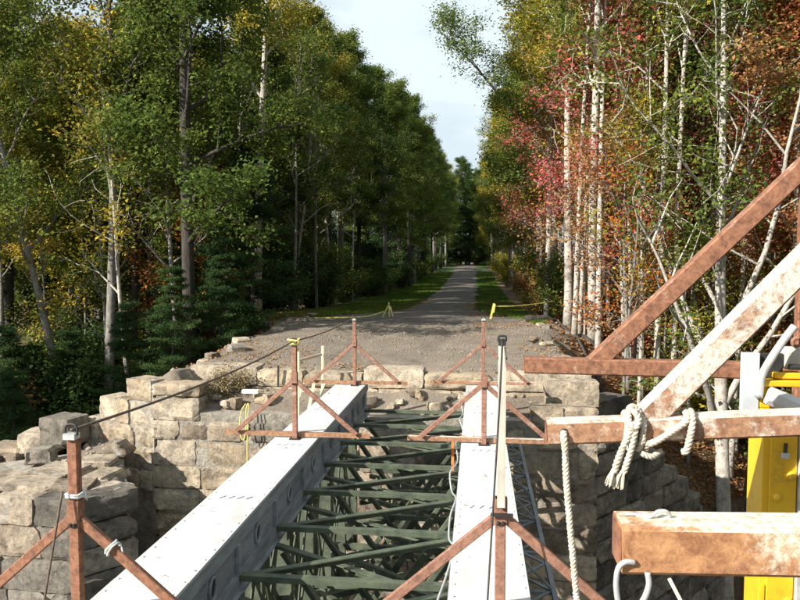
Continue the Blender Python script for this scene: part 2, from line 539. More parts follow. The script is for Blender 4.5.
# ------------------------------------------------------------------ ground
FRONT = [(-60, 12), (-16, 9.0), (-8.2, 8.45), (-5.95, 8.36), (-5.9, 11.12), (1.7, 11.12), (1.95, 11.3), (5.3, 15.35), (8.4, 17.2), (16, 18.5), (60, 22)]
def front_y(x): return np.interp(x, [p[0] for p in FRONT], [p[1] for p in FRONT])
def up_y(x): return np.where(x > -5.35, 11.2, 11.25 + (-5.35-x)*.42)
def sstep(a, b, t):
    t = np.clip((t-a)/(b-a), 0, 1); return t*t*(3-2*t)
def trail_z(y):
    return np.interp(y, [0, 11.6, 14, 18, 20, 22, 25, 30, 36, 45, 60, 80, 100, 120, 400], [-.02, -.02, .12, .23, .21, .14, .0, -.2, -.36, -.46, -.4, .1, .6, .95, 1.5])
def trail_w(y): return np.interp(y, [17.5, 20, 23, 28], [2.1, 1.5, .7, 0])
def land(x, y):
    x = np.asarray(x, float); y = np.asarray(y, float)
    zt = trail_z(y)
    xl = np.interp(y, [0, 17, 22, 40], [-5.35, -5.1, -7.2, -7.4])
    xr = np.interp(y, [0, 14, 24, 30], [1.95, 1.9, 2.0, 2.6])
    fl = np.interp(y, [0, 14, 30, 60, 120], [-2.8, -2.8, -2.0, -1.2, .2]) + fbm(x*.12, y*.12, 3)*1.6
    fr = np.interp(y, [0, 16, 30, 60, 120], [-3.2, -3.1, -1.7, -1.0, .2]) + fbm(x*.12, y*.12, 5)*1.4
    bmp = fbm(x*.55, y*.55, 11, 4)*.30 + fbm(x*2.3, y*2.3, 13, 3)*.10
    rut = sum(np.exp(-((x-c-.25*np.sin(y*.45))/.17)**2) for c in (-2.5, -.85))
    bmp = bmp - .10*rut*sstep(11.9, 12.6, y)*(1-sstep(18, 21, y))
    top = zt + bmp*np.interp(y, [0, 19, 24], [.7, .5, .25])
    L = top - .8*np.maximum(0, xl-x)
    Rr = top - .48*np.maximum(0, x-xr)
    sideL = np.maximum(L, fl); sideR = np.maximum(Rr, fr)
    z = np.where(x < -1.5, sideL, sideR) + np.where((x < xl) | (x > xr), bmp*.5, 0)
    # the stream has cut the valley across; bridge seat and lower shelf stand before the fill
    seat = -.62 + (y-11.1)*.45 + fbm(x*2, y*2, 21, 3)*.16
    z = np.where((x > -5.0) & (x < 1.8) & (y < 11.9), np.minimum(z, seat), z)
    shelf = -1.22 + fbm(x*1.2, y*1.2, 23, 4)*.35 - np.maximum(0, -6.3-x)*.28
    z = np.where((x <= -4.3) & (y < up_y(x)), np.minimum(z, shelf), z)
    wt = (x-1.89)*.643+(y-10.93)*.766; wd = -(x-1.89)*.766+(y-10.93)*.643
    cap = -.02-.80*np.clip(wt-.15, 0, 4.2)+1.0*np.maximum(wd-.35, 0)+fbm(x*1.5, y*1.5, 27, 3)*.2
    z = np.where((wt > 0) & (wd > 0) & (wt < 9), np.minimum(z, cap), z)
    z = np.where(y < front_y(x), -6.5 + fbm(x*.3, y*.3, 31)*.8, z)
    # the low shelf juts out on the left, its right side slanting back
    jut = (x >= -5.95) & (x < -4.55) & (y < 11.12) & (y > 8.36+1.1*np.maximum(0, x+5.0)) & (x < -4.6-(y-8.6)*.56)
    z = np.where(jut, shelf, z)
    far = sstep(-8, -30, y)
    z = z*(1-far) + far*(-1.0)
    return z

def axis(parts):
    out = []
    for a, b, s in parts: out += list(np.arange(a, b, s))
    return np.array(out + [parts[-1][1]])
gx = axis([(-900, -100, 100), (-100, -40, 6), (-40, -16, 1.2), (-16, -8, .35), (-8, 3, .14), (3, 9, .18), (9, 16, .5), (16, 40, 1.5), (40, 100, 6), (100, 900, 100)])
gy = axis([(-900, -100, 100), (-100, -20, 8), (-20, 6, 2), (6, 8.6, .3), (8.6, 20, .13), (20, 32, .22), (32, 60, .7), (60, 140, 2), (140, 300, 10), (300, 1500, 150)])
GX, GY = np.meshgrid(gx, gy)
GZ = land(GX, GY)
nv = np.stack([GX.ravel(), GY.ravel(), GZ.ravel()], 1)
ii = np.arange(len(gy)-1)[:, None]*len(gx) + np.arange(len(gx)-1)[None, :]
ii = ii.ravel()
quads = np.stack([ii, ii+1, ii+1+len(gx), ii+len(gx)], 1)
fx, fy = nv[:, 0], nv[:, 1]
edge = fbm(fx*.8, fy*.8, 41, 4)*1.6
fill_m = sstep(-6.2, -5.0, fx+edge*.5)*(1-sstep(1.8, 3.0, fx+edge))*sstep(10, 10.2, fy)*(1-sstep(19.6, 21.4, fy+edge))
fill_m = np.maximum(fill_m, ((fx < -4) & (fx > -9) & (fy < 11.4) & (fy > 8))*0.8)
grass_m = (sstep(-8.0, -6.8, fx+edge)*(1-sstep(-3.4, -2.7, fx+trail_w(fy)*1.1)) + sstep(-.3, .1, fx-trail_w(fy)*.8)*(1-sstep(1.2, 1.9, fx+edge*.4)))*sstep(19.6, 20.9, fy+edge*.4)
grass_m = np.clip(grass_m, 0, 1)
me = np_mesh("ground", nv, quads, M_GROUND, {"fill": fill_m, "grass": grass_m}, True)
ground = bpy.data.objects.new("ground", me); col.objects.link(ground); ground["kind"] = "structure"

# trail: a sheet of stone dust laid on the fill
ty = axis([(18.2, 34, .25), (34, 60, .8), (60, 170, 2)])
tu = np.linspace(0, 1, 25)
TV = []
for y in ty:
    j = fbm(np.array([3.3, 9.1]), np.array([y*.7, y*.7]), 51, 5)*1.1
    w = float(trail_w(y))
    bend = float(np.interp(y, [90, 120, 170], [0, -.6, -7]))
    xa, xb = -3.0 - w*1.1 + j[0] + bend, .02 + w*.8 + j[1] + bend
    xs = xa + (xb-xa)*tu
    crown = .05*np.sin(np.pi*tu)
    sink = float(np.interp(y, [18.2, 19.2], [.07, 0]))
    yy = y + fbm(xs*.9, xs*0+7.7, 57, 4)*2.6*float(np.interp(y, [18.2, 22], [1, 0]))
    zs = land(xs, yy) + .012 + crown - sink
    TV += list(np.stack([xs, yy, zs], 1))
TV = np.array(TV)
k = len(tu)
ii = (np.arange(len(ty)-1)[:, None]*k + np.arange(k-1)[None, :]).ravel()
me = np_mesh("trail", TV, np.stack([ii, ii+1, ii+1+k, ii+k], 1), M_TRAIL, None, True)
o = bpy.data.objects.new("trail", me); col.objects.link(o); o["kind"] = "structure"

# stream under the bridge: dark water added unseen to cut light bounced onto walls
def water_mat():
    m, n, l, bs = mat("stream_water")
    bs.inputs["Base Color"].default_value = (.03, .035, .028, 1)
    bs.inputs["Roughness"].default_value = .08
    no = geo_noise(n, l, 2.5, 5, .6, .6)
    bump(n, l, bs, no.outputs["Fac"], .25, .05)
    return m
sw = MB()
sw.add([(-60, -9, -6.0), (60, -9, -6.0), (60, 9.5, -6.0), (-60, 7.5, -6.0)], [(0, 1, 2, 3)])
o = sw.build("stream", water_mat()); o["kind"] = "structure"

# ------------------------------------------------------------------ masonry
def stone_mesh(w, h, d, U, N, rng, rough=.05, nx=10, ny=7):
    """quarry-faced block: a rough front grid and straight sides"""
    Z = Vector((0, 0, 1))
    verts = []; faces = []
    cut = [rng.uniform(.0, .025) if rng.random() < .8 else rng.uniform(.04, .12) for _ in range(4)]
    ph = rng.uniform(0, 500)
    gu, gv = np.meshgrid(np.linspace(0, 1, nx), np.linspace(0, 1, ny))
    nz = fbm(gu*w*3.2+ph, gv*h*3.2+ph*.7, 3, 3)*2.2 + fbm(gu*w*11+ph, gv*h*11, 9, 2)*.9
    step = np.floor(3*fbm(gu*w*2.5+ph*2, gv*h*5+ph, 5, 2)+.5)*.5
    nz = (nz + step)*rough
    tilt = rng.uniform(-.5, .5)*rough; tilt2 = rng.uniform(-.6, .3)*rough
    for j in range(ny):
        for i in range(nx):
            u = i/(nx-1); v = j/(ny-1)
            b = i in (0, nx-1) or j in (0, ny-1)
            x = (u-.5)*w; z = (v-.5)*h
            if not b:
                x += rng.uniform(-.2, .2)*w/nx; z += rng.uniform(-.2, .2)*h/ny
                n = rough*.45 + float(nz[j, i]) + tilt*(u-.5)*2+tilt2*(v-.5)*2
                e = min(i, nx-1-i, (j if j < ny-1-j else ny-1-j))
                if e == 1: n *= .92
            else:
                n = rng.uniform(-.25, .15)*rough
                x += rng.uniform(-.012, .008)*(1 if u > .5 else -1); z += rng.uniform(-.012, .006)*(1 if v > .5 else -1)
                du = min(u, 1-u)*w; dv = min(v, 1-v)*h
                ci = (0 if u < .5 else 1) + (0 if v < .5 else 2)
                k = max(0, cut[ci]*1.6-du-dv)
                x -= k*.5*(1 if u > .5 else -1); z -= k*.5*(1 if v > .5 else -1)
            verts.append(U*x + Z*z + N*n)
    ring = [i for i in range(nx)] + [j*nx+nx-1 for j in range(1, ny)] + [(ny-1)*nx+i for i in range(nx-2, -1, -1)] + [j*nx for j in range(ny-2, 0, -1)]
    for j in range(ny-1):
        for i in range(nx-1):
            a = j*nx+i
            faces.append((a, a+1, a+nx+1, a+nx))
    o = len(verts)
    for r in ring:
        p = verts[r]
        verts.append(p - N*(p.dot(N)) - N*d)
    k = len(ring)
    for q in range(k):
        faces.append((ring[(q+1) % k], ring[q], o+q, o+(q+1) % k))
    faces.append(tuple(o+q for q in range(k))[::-1])
    return verts, faces

def add_stone(root, c, w, h, d, U, N, rng, material, rough=.05, name="stone", nx=10, ny=7):
    v, f = stone_mesh(w, h, d, U, N, rng, rough, nx, ny)
    me = bpy.data.meshes.new(name)
    me.from_pydata([tuple(p) for p in v], [], f)
    me.materials.append(material)
    me.polygons.foreach_set("use_smooth", [True]*len(me.polygons))
    me.update()
    me.set_sharp_from_angle(angle=R(22))
    o = bpy.data.objects.new(name, me)
    col.objects.link(o)
    o.parent = root
    o.location = Vector(c) - parent_loc(root)
    return o

def wall(root, A, B, ztop, zbot, rng, material, wid=(.42, 1.0), crs=(.30, .44), rough=.05, depth=.38, gap=.016, pick=None, nx=10, ny=7):
    """coursed stones along the line A-B, facing to the right of A->B"""
    A = Vector((A[0], A[1], 0)); B = Vector((B[0], B[1], 0))
    U = (B-A).normalized(); L = (B-A).length
    N = Vector((U.y, -U.x, 0))
    zmax = max(ztop(t*L/40) for t in range(41))
    z = zmax
    while z > zbot:
        h = rng.uniform(*crs)
        u = -rng.uniform(0, .03)
        while u < L - .05:
            w = rng.uniform(*wid)
            if L-(u+w) < wid[0]*.7: w = L-u
            zt = ztop(min(L, u+w/2))
            top = min(z, zt)
            if top - (z-h) > .12 * (1 if zt < z else 0) + .1:
                hh = top-(z-h)
                c = A + U*(u+w/2) - N*rng.uniform(-.015, .03)
                c.z = top-hh/2
                g = gap*rng.uniform(.5, 1.7)
                m = pick(u+w/2, c.z) if pick else material
                add_stone(root, c, w-g, hh-g*rng.uniform(.6, 1.3), depth, U, N, rng, m, rough*rng.uniform(.6, 1.5), nx=nx, ny=ny)
            u += w
        z -= h
    return U, N

rng = random.Random(5)
# the abutment: front wall under the bridge seat, back wall with long coping stones
ab = thing("stone_abutment", "tall sandstone block abutment carrying the far ends of the white girders", "abutment", (-1.6, 11.2, -6))
FA, FB = (-5.37, 10.9), (1.90, 10.9)
def ab_top(u):
    x = -5.37+u
    if x < -4.75: return -.13
    if x < -4.2: return -.46
    if x < .55: return -.56
    if x < 1.0: return -.2
    return .02
wall(ab, FA, FB, ab_top, -4.9, rng, M_STONE, (.45, .95), (.31, .44), .042,
     pick=lambda u, z: M_STONE if rng.random() < .72 else (M_STONE_D if rng.random() < .75 else M_STONE_G))
# back wall coping
wall(ab, (-5.05, 11.72), (1.9, 11.68), lambda u: .01 + .04*math.sin(u*2.1), -.35, rng, M_STONE_D, (.8, 1.5), (.34, .38), .035, .5,
     pick=lambda u, z: M_STONE_D if rng.random() < .6 else M_STONE)
MB().box(-5.3, 1.84, 10.925, 11.3, -6.5, -.62).box(-5.3, -4.8, 10.925, 11.3, -.6, -.22).box(1.1, 1.84, 10.926, 11.5, -.6, -.08).box(-5.0, 1.85, 11.78, 12.1, -1.0, -.12).build("rubble_core", M_CORE, ab)
# loose stones and blocks on the bridge seat
for i in range(14):
    x = rng.uniform(-4.5, 1.0); y = rng.uniform(11.25, 11.62)
    w = rng.uniform(.14, .32)
    a = rng.uniform(-.6, .6)
    U = Vector((math.cos(a), math.sin(a), 0)); N = Vector((U.y, -U.x, 0))
    add_stone(ab, (x, y-.1, float(land(x, y))+w*.22), w, w*rng.uniform(.5, .9), w*.7, U, N, rng, rng.choice([M_STONE, M_STONE, M_STONE_D]), .05, "loose_stone", 5, 4)

# left wing wall, dressed blocks, stepping down
wing = thing("stone_wing_wall", "pale dressed sandstone wing wall stepping down left beside the girder", "wall", (-5.8, 11.4, -4))
def wing_top(u):   # u measured from the far left end
    if u < .34: return -.78
    if u < .95: return -.28
    return -.10
wA, wB = (-6.98, 11.58), (-5.39, 10.92)
wall(wing, wA, wB, wing_top, -2.0, rng, M_STONE_D, (.3, .55), (.36, .46), .03, .4, .014,
     pick=lambda u, z: M_STONE_D)
MB().add([(-6.9, 11.57, -4), (-5.36, 10.935, -4), (-5.35, 11.4, -4), (-6.7, 11.9, -4), (-6.9, 11.57, -.95), (-5.36, 10.935, -.25), (-5.35, 11.4, -.25), (-6.7, 11.9, -.95)],
         [(0, 1, 5, 4), (1, 2, 6, 5), (2, 3, 7, 6), (3, 0, 4, 7), (4, 5, 6, 7)]).build("rubble_core", M_CORE, wing)
# tumbled blocks below its left end
for (x, y, z, w, h) in [(-7.2, 11.0, -1.05, .62, .5), (-7.75, 11.3, -1.35, .6, .42), (-8.3, 11.2, -1.6, .7, .4),
                        (-8.6, 11.1, -1.7, .6, .38), (-5.7, 10.3, -1.1, .36, .22), (-7.1, 10.4, -1.3, .4, .25)]:
    a = rng.uniform(-.5, .3)
    U = Vector((math.cos(a), math.sin(a), 0)); N = Vector((U.y, -U.x, 0))
    so = add_stone(None, (x, y, z), w, h, w*.8, U, N, rng, M_STONE if rng.random() < .6 else M_STONE_G, .07, "fallen_block")
    tag(so, "grey tumbled stone block lying below the left wing wall", "stone", "tumbled blocks below the left wing wall")

# lower tier on the left
low = thing("stone_retaining_wall", "low grey stone wall with flat top at the lower left corner", "wall", (-5.5, 9, -5))
wall(low, (-8.3, 8.30), (-4.99, 8.07), lambda u: -1.13, -3.6, rng, M_STONE_G, (.45, .85), (.36, .46), .04, .4, .012,
     pick=lambda u, z: M_STONE_G if rng.random() < .5 else M_STONE)
wall(low, (-4.985, 8.09), (-4.48, 8.66), lambda u: -1.11, -3.6, rng, M_STONE_G, (.5, .7), (.34, .46), .03, .35, .016)
MB().add([(-8.2, 8.34, -6), (-5.02, 8.12, -6), (-4.62, 8.70, -6), (-6.1, 11.1, -6), (-8.2, 11.0, -6), (-8.2, 8.34, -1.2), (-5.02, 8.12, -1.2), (-4.62, 8.70, -1.2), (-6.1, 11.1, -1.3), (-8.2, 11.0, -1.6)],
         [(0, 1, 6, 5), (1, 2, 7, 6), (2, 3, 8, 7), (3, 4, 9, 8), (4, 0, 5, 9), (5, 6, 7, 8, 9)]).build("rubble_core", M_CORE, low)
# flat slabs on its top
for i, (x, y, w, d) in enumerate([(-4.92, 8.72, .45, .36), (-5.4, 8.72, .55, .5), (-6.0, 8.75, .7, .5), (-6.75, 8.9, .7, .5), (-5.35, 9.25, .6, .5), (-6.1, 9.35, .7, .55), (-5.75, 9.9, .5, .4)]):
    a = rng.uniform(-.25, .25)
    U = Vector((math.cos(a), math.sin(a), 0)); N = Vector((U.y, -U.x, 0))
    add_stone(low, (x, y-d/2, -1.17+rng.uniform(-.015, .015)), w, .11, d, U, N, rng, M_STONE, .03, "slab")

# right wing wall, in its own shade; darker stone paints it deeper still
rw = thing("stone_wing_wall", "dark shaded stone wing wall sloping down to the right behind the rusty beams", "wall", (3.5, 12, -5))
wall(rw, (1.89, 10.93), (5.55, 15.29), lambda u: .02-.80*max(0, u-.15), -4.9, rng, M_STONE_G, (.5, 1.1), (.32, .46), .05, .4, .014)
v = []
for z in (-6.5, None):
    for t in (0, 5.7):
        for dn in (.05, .34):
            px = 1.89+.643*t-.766*dn; py = 10.93+.766*t+.643*dn
            v.append((px, py, z if z else -.1-.80*t))
MB().add(v, [(0, 2, 6, 4), (1, 5, 7, 3), (4, 6, 7, 5), (0, 4, 5, 1), (2, 3, 7, 6)]).build("rubble_core", M_CORE, rw)

# ------------------------------------------------------------------ bridge
XL, XR = -1.92, .08
Y0, Y1 = -2.0, 10.62
br = thing("truss_bridge", "deck truss bridge with two white topped girders and green cross bracing", "bridge", (-.92, 4, -2.9))
for cx, inner in ((XL, 1), (XR, -1)):
    ch = MB()
    # side webs, with a step and projecting bottom angles
    for sx in (-1, 1):
        ch.box(cx+sx*.205-.012, cx+sx*.205+.012, Y0, Y1, -.46, -.018)
        ch.box(cx+sx*.217-.0 if sx > 0 else cx+sx*.217-.02, cx+sx*.217+.02 if sx > 0 else cx+sx*.217, Y0, Y1, -.12, -.018)
        a = cx+sx*.217
        ch.box(min(a, a+sx*.014), max(a, a+sx*.014), Y0, Y1, -.47, -.34)
        ch.box(min(a, a+sx*.045), max(a, a+sx*.045), Y0, Y1, -.484, -.47)
    ch.box(cx-.19, cx+.19, Y1-.02, Y1, -.46, -.018)
    chord = ch.build("top_chord", M_WEB, br)
    # cover plates, one after another with open seams
    y = Y0
    cuts = [Y0, .6, 2.2, 3.85, 5.62, 7.3, 9.0, Y1]
    for a, b in zip(cuts[:-1], cuts[1:]):
        MB().box(cx-.232, cx+.232, a+.004, b-.004, -.016, .0+.002*(int(b*3) % 2)).build("cover_plate", M_WHITE, chord)
    # stiffeners, hand holes as dark discs for the shade inside, row of slots
    y = Y1 - .35
    while y > Y0+.3:
        for sx in (-1, 1):
            a = cx+sx*.218
            st = MB().box(min(a, a+sx*.03), max(a, a+sx*.03), y-.02, y+.02, -.339, -.121)
            st.build("stiffener", M_WEB, chord)
            hy = y-.46
            pts = [(cx+sx*.226, hy+.055*math.cos(t*math.pi/6), -.225+.075*math.sin(t*math.pi/6)) for t in range(13)]
            MB().tube(pts, .012, 6, False).build("hand_hole_rim", M_WEB, chord)
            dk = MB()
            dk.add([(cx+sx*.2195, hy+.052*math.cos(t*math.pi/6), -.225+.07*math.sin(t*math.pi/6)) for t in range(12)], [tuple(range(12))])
            dk.build("hand_hole_shade", M_DKSTEEL, chord)
        y -= .93
    for yy in (3.3, 5.3, 6.9, 8.6):
        sl = MB()
        for q in range(4):
            xx = cx-.11+q*.073
            sl.bar((xx-.018, yy-.03, .0045), (xx+.018, yy+.03, .0045), .012, .005)
        sl.build("slot_cover", M_ALU, chord)
    # rivets along the edges of the cover plate
    rv = MB()
    y = 2.6
    while y < Y1-.05:
        for sx in (-1, 1):
            rv.dome((cx+sx*.205, y, .001), (0, 0, 1), .011, .008, 6)
        y += .155
    r_ = rv.build("rivets", M_WHITE, chord, True); r_["kind"] = "stuff"
    # bottom chord
    MB().box(cx-.16, cx+.16, Y0, Y1-.1, -2.86, -2.84).box(cx-.16, cx-.14, Y0, Y1-.1, -2.84, -2.56).box(cx+.14, cx+.16, Y0, Y1-.1, -2.84, -2.56).build("bottom_chord", M_GREEN, br)

PAN = .93
ys = [10.3-PAN*i for i in range(12)]
xin_l, xin_r = XL+.22, XR-.22
for i, y in enumerate(ys):
    # top struts between the chords
    MB().angle((xin_l, y, -.36), (xin_r, y, -.36), .05, .042, .012, -1).build("strut", M_GREEN, br)
    if i+1 < len(ys):
        yn = ys[i+1]
        MB().angle((xin_l, yn+.04, -.365), (xin_r, y-.04, -.365), .045, .06, .010, 1).build("lateral_brace", M_GREEN, br)
        MB().angle((xin_l, y-.04, -.475), (xin_r, yn+.04, -.475), .045, .06, .010, 1).build("lateral_brace", M_GREEN, br)
        # web diagonals of both trusses
        for cx in (XL, XR):
            zz = ((-.48, -2.55) if i % 2 else (-2.55, -.48))
            MB().bar((cx+.07, y, zz[0]), (cx+.07, yn, zz[1]), .07, .012, (1, 0, 0)).bar((cx-.07, y, zz[0]), (cx-.07, yn, zz[1]), .07, .012, (1, 0, 0)).build("web_diagonal", M_GREEN, br)
            zz = zz[::-1]
            MB().bar((cx, y, zz[0]), (cx, yn, zz[1]), .09, .012, (1, 0, 0)).build("counter_brace", M_GREEN, br)
            for q, (za, zc) in enumerate(((-.48, -1.5), (-1.5, -2.55), (-1.5, -.48), (-2.55, -1.5))):
                xx = cx + (.03 if q < 2 else -.03)
                MB().bar((xx, y, za), (xx, yn, zc), .07, .012, (1, 0, 0)).build("lattice_bar", M_GREEN, br)
    for cx in (XL, XR):
        MB().box(cx-.11, cx-.095, y-.04, y+.04, -2.56, -.46).box(cx+.095, cx+.11, y-.04, y+.04, -2.56, -.46).box(cx-.094, cx+.094, y-.006, y+.006, -2.56, -.46).build("post", M_GREEN, br)
        MB().box(cx+.111*(1 if cx < -1 else -1)-.006, cx+.111*(1 if cx < -1 else -1)+.006, y-.17, y+.17, -.80, -.49).build("gusset_plate", M_GREEN, br)
    # sway frame, cross braces and a bottom strut
    if i % 1 == 0:
        MB().angle((xin_l+.1, y-.012, -.56), (xin_r-.1, y-.012, -2.5), .06, .07, .01, 1).build("sway_brace", M_GREEN, br)
        MB().angle((xin_l+.1, y+.012, -2.5), (xin_r-.1, y+.012, -.56), .06, .07, .01, -1).build("sway_brace", M_GREEN, br)
    if i+1 < len(ys):
        yn = ys[i+1]
        MB().bar((xin_l+.1, y, -1.38), (xin_r-.1, yn, -1.38), .05, .06).build("lateral_brace", M_GREEN, br)
        MB().bar((xin_l+.1, yn, -1.47), (xin_r-.1, y, -1.47), .05, .06).build("lateral_brace", M_GREEN, br)
    MB().bar((xin_l+.1, y, -1.30), (xin_r-.1, y, -1.30), .05, .06).build("mid_strut", M_GREEN, br)
    MB().angle((xin_l+.06, y, -2.58), (xin_r-.06, y, -2.58), .07, .09, .012, 1).build("bottom_strut", M_GREEN, br)
    if i+1 < len(ys):
        MB().angle((xin_l+.06, y, -2.69), (xin_r-.06, ys[i+1], -2.69), .06, .06, .01, 1).build("lateral_brace", M_GREEN, br)
# laced walkway frame hung outside the right chord
lw = MB()
zw, xa, xb = -.82, .36, .63
lw.box(xa, xa+.04, 2.5, 10.4, zw-.05, zw).box(xb, xb+.04, 2.5, 10.4, zw-.05, zw)
lw.build("walkway_rail", M_WEB, br)
y = 2.6
q = 0
while y < 10.2:
    m_ = MB()
    if q % 2: m_.bar((xa+.04, y, zw-.015), (xb, y+.26, zw-.015), .03, .012)
    else: m_.bar((xb, y, zw-.015), (xa+.04, y+.26, zw-.015), .03, .012)
    m_.build("lacing_bar", M_WEB, br)
    if q % 3 == 0:
        MB().bar((xa+.04, y, zw-.03), (xb, y, zw-.03), .05, .02).build("walkway_rung", M_WEB, br)
        MB().bar((.30, y, -.485), (xb+.02, y, zw-.02), .04, .015).build("hanger", M_WEB, br)
    y += .26; q += 1

# hoses and an orange strap along the inner edge of the right girder
hs = []
y = 2.6; k = 0
while y < 10.3:
    hs.append((XR-.275-.03*math.sin(k*1.9)-.02*math.sin(k*.7), y, -.05-.10*abs(math.sin(k*1.1))))
    y += .35; k += 1
tag(MB().tube(spline(hs, 5), .008, 6).build("hose", M_GALV, None, True), "thin pale hose running along the left edge of the right girder", "hose")
tag(MB().bar((-.25, 7.42, -.02), (-.25, 7.40, -.40), .03, .006, (0, 1, 0)).bar((-.265, 7.42, -.022), (-.12, 7.42, -.0235+.03), .006, .03).build("strap", M_ORANGE), "orange strap hanging from the right girder above the bracing", "strap")

# ------------------------------------------------------------------ guard frames
def guard(x, y, top, label, clip=True, channel=0.0, material=M_RUST_F, side=.80, sleeve=.72):
    g = thing("guard_frame", label, "guard frame", (x, y, 0), "rusty guard frames on the girders")
    z0 = .055
    MB().bar((x, y, .004), (x, y, top), .052, .045, (0, 1, 0), .004).build("post", material, g)
    MB().box(x-.055, x+.055, y-.05, y+.05, .003, .014).build("base_plate", M_DKSTEEL, g)
    MB().bar((x, y, sleeve-.13), (x, y, sleeve), .066, .058, (0, 1, 0), .004).build("sleeve", material, g)
    MB().angle((x-side, y+.045, .062), (x+side, y+.045, .062), .045, .045, .008, -1).build("base_bar", M_RUST_B, g)
    for s in (-1, 1):
        MB().bar((x+s*.025, y-.004, .62), (x+s*(side-.14), y+.018, .065), .03, .048, (0, 0, 1), .004).build("brace", material, g)
        MB().dome((x+s*.012, y-.031, .60), (0, -1, 0), .012, .010, 6).build("bolt", M_DKSTEEL, g)
    if channel:
        c = MB()
        c.box(x-.013, x+.013, y-.062, y-.052, sleeve-.03, channel)
        c.box(x+.0135, x+.019, y-.062, y-.024, sleeve-.03, channel).box(x-.019, x-.0135, y-.062, y-.024, sleeve-.03, channel)
        c.build("channel_extension", M_CHANNEL, g)
        for zz in (sleeve-.05, channel-.04):
            MB().bar((x-.05 if zz < 1 else x-.022, y-.05, zz-.02), (x+.06 if zz < 1 else x+.022, y-.05, zz-.02), .014, .014).build("bolt", M_DKSTEEL, g)
        top = channel
    if clip:
        uh = .5 if channel else 1.0
        # cable clamp: U-bolt with saddle
        yy = y-.02
        cw = .018 if channel else .03
        sd = MB().box(x-cw, x+cw, yy-.025, yy+.025, top+.001, top+.03).build("clamp_saddle", M_DKSTEEL if channel else M_GALV, g)
        pts = [(x-cw, yy, top+.02), (x-cw, yy, top+.02+.035*uh), (x-.015, yy, top+.02+.052*uh), (x+.015, yy, top+.02+.052*uh), (x+cw, yy, top+.02+.035*uh), (x+cw, yy, top+.02)]
        MB().tube(spline(pts, 4), .006, 6).build("clamp_bolt", M_DKSTEEL, sd, True)
    return g
YN, YM, YF = 3.19, 7.14, 10.32
YNR, YMR, YFR = 3.45, 7.12, 10.50
guard(XL-.06, YN, 1.03, "red rusty guard frame with cable clamp nearest on the left girder", material=M_RUST)
guard(XL, YM, 1.01, "rusty guard frame with yellow tied top halfway along the left girder")
guard(XL+.08, YF, 1.0, "small rusty guard frame at the far end of the left girder")
guard(XR+.045, YNR, .72, "rusty guard frame with tall pale channel post nearest on the right girder", channel=1.49)
guard(XR-.0, YMR, .74, "short rusty guard frame without clamp halfway along the right girder", clip=False)
guard(XR+.02, YFR, 1.0, "small rusty guard frame at the far end of the right girder")
# white lashing on the near left frame, yellow tie on the middle one
def rag(c, axis, rad, label, turns=2, r=.007):
    """strip wound a few turns round a bar, with two loose ends"""
    c = Vector(c); ax = Vector(axis).normalized(); a_ = ax.orthogonal().normalized(); b_ = ax.cross(a_)
    p = []
    for q in range(turns*8+1):
        t = q*math.pi/4; rr_ = rad*(1+.08*math.sin(q*2.3))
        p.append(c + (a_*math.cos(t)+b_*math.sin(t))*rr_ + ax*(.012*(q/8-turns/2)+.004*math.sin(q*1.7)))
    m_ = MB().tube(p, r, 5)
    for s_ in (-1, 1):
        m_.tube([p[-1], p[-1]+Vector((.02*s_, -.02, -.01)), p[-1]+Vector((.032*s_, -.025, -.045))], [r*.8, r*.7, r*.4], 5)
    return tag(m_.build("tie", M_LASH, None, True), label, "tie")
rag((XL-.06, YN, .745), (0, 0, 1), .042, "white rag tied round the near left guard post")
rag((XL-.06+.185, YN+.004, .481), (.635, 0, -.555), .036, "white rag tied round the right brace of the near left guard frame")
tag(MB().tube(spline([(XL-.05, YM-.03, 1.02), (XL, YM-.05, 1.03), (XL+.05, YM-.03, 1.02), (XL+.03, YM+.03, 1.04), (XL-.04, YM+.03, 1.05), (XL-.06, YM-.03, 1.07), (XL+.04, YM-.05, 1.06), (XL+.07, YM-.04, 1.09)], 4), .012, 6).build("tie", M_YROPE, None, True), "yellow cord tied round the top of the middle left guard post", "tie")

def sag(a, b, s, n=18):
    a, b = Vector(a), Vector(b)
    return [a.lerp(b, t/n) - Vector((0, 0, s*4*(t/n)*(1-t/n))) for t in range(n+1)]
cab = sag((XL-.06, YN-.02, 1.075), (XL, YM-.02, 1.055), .05) + sag((XL, YM-.02, 1.055), (XL+.08, YF-.02, 1.045), .04)[1:]
tag(MB().tube(cab, .008, 6).build("safety_cable", M_CABLE, None, True), "brown wire cable strung between the tops of the left guard frames", "cable")
cab = sag((XL-.09, YN-.06, .78), (XL-.16, YN-.25, -.1), .0)
tag(MB().tube(cab, .006, 5).build("hanging_cable", M_CABLE, None, True), "thin rusty wire hanging from the near left guard post", "cable")
cab = spline([(XR+.045, YNR-.07, 1.53), (XR+.03, YNR-.12, 1.2), (XR+.0, YNR-.22, .7), (XR-.03, YNR-.4, .25), (XR-.035, YNR-.55, .03)], 8)
tag(MB().tube(cab, .005, 5).build("hanging_cable", M_DKSTEEL, None, True), "thin black wire hanging from the tall channel post on the right girder", "cable")

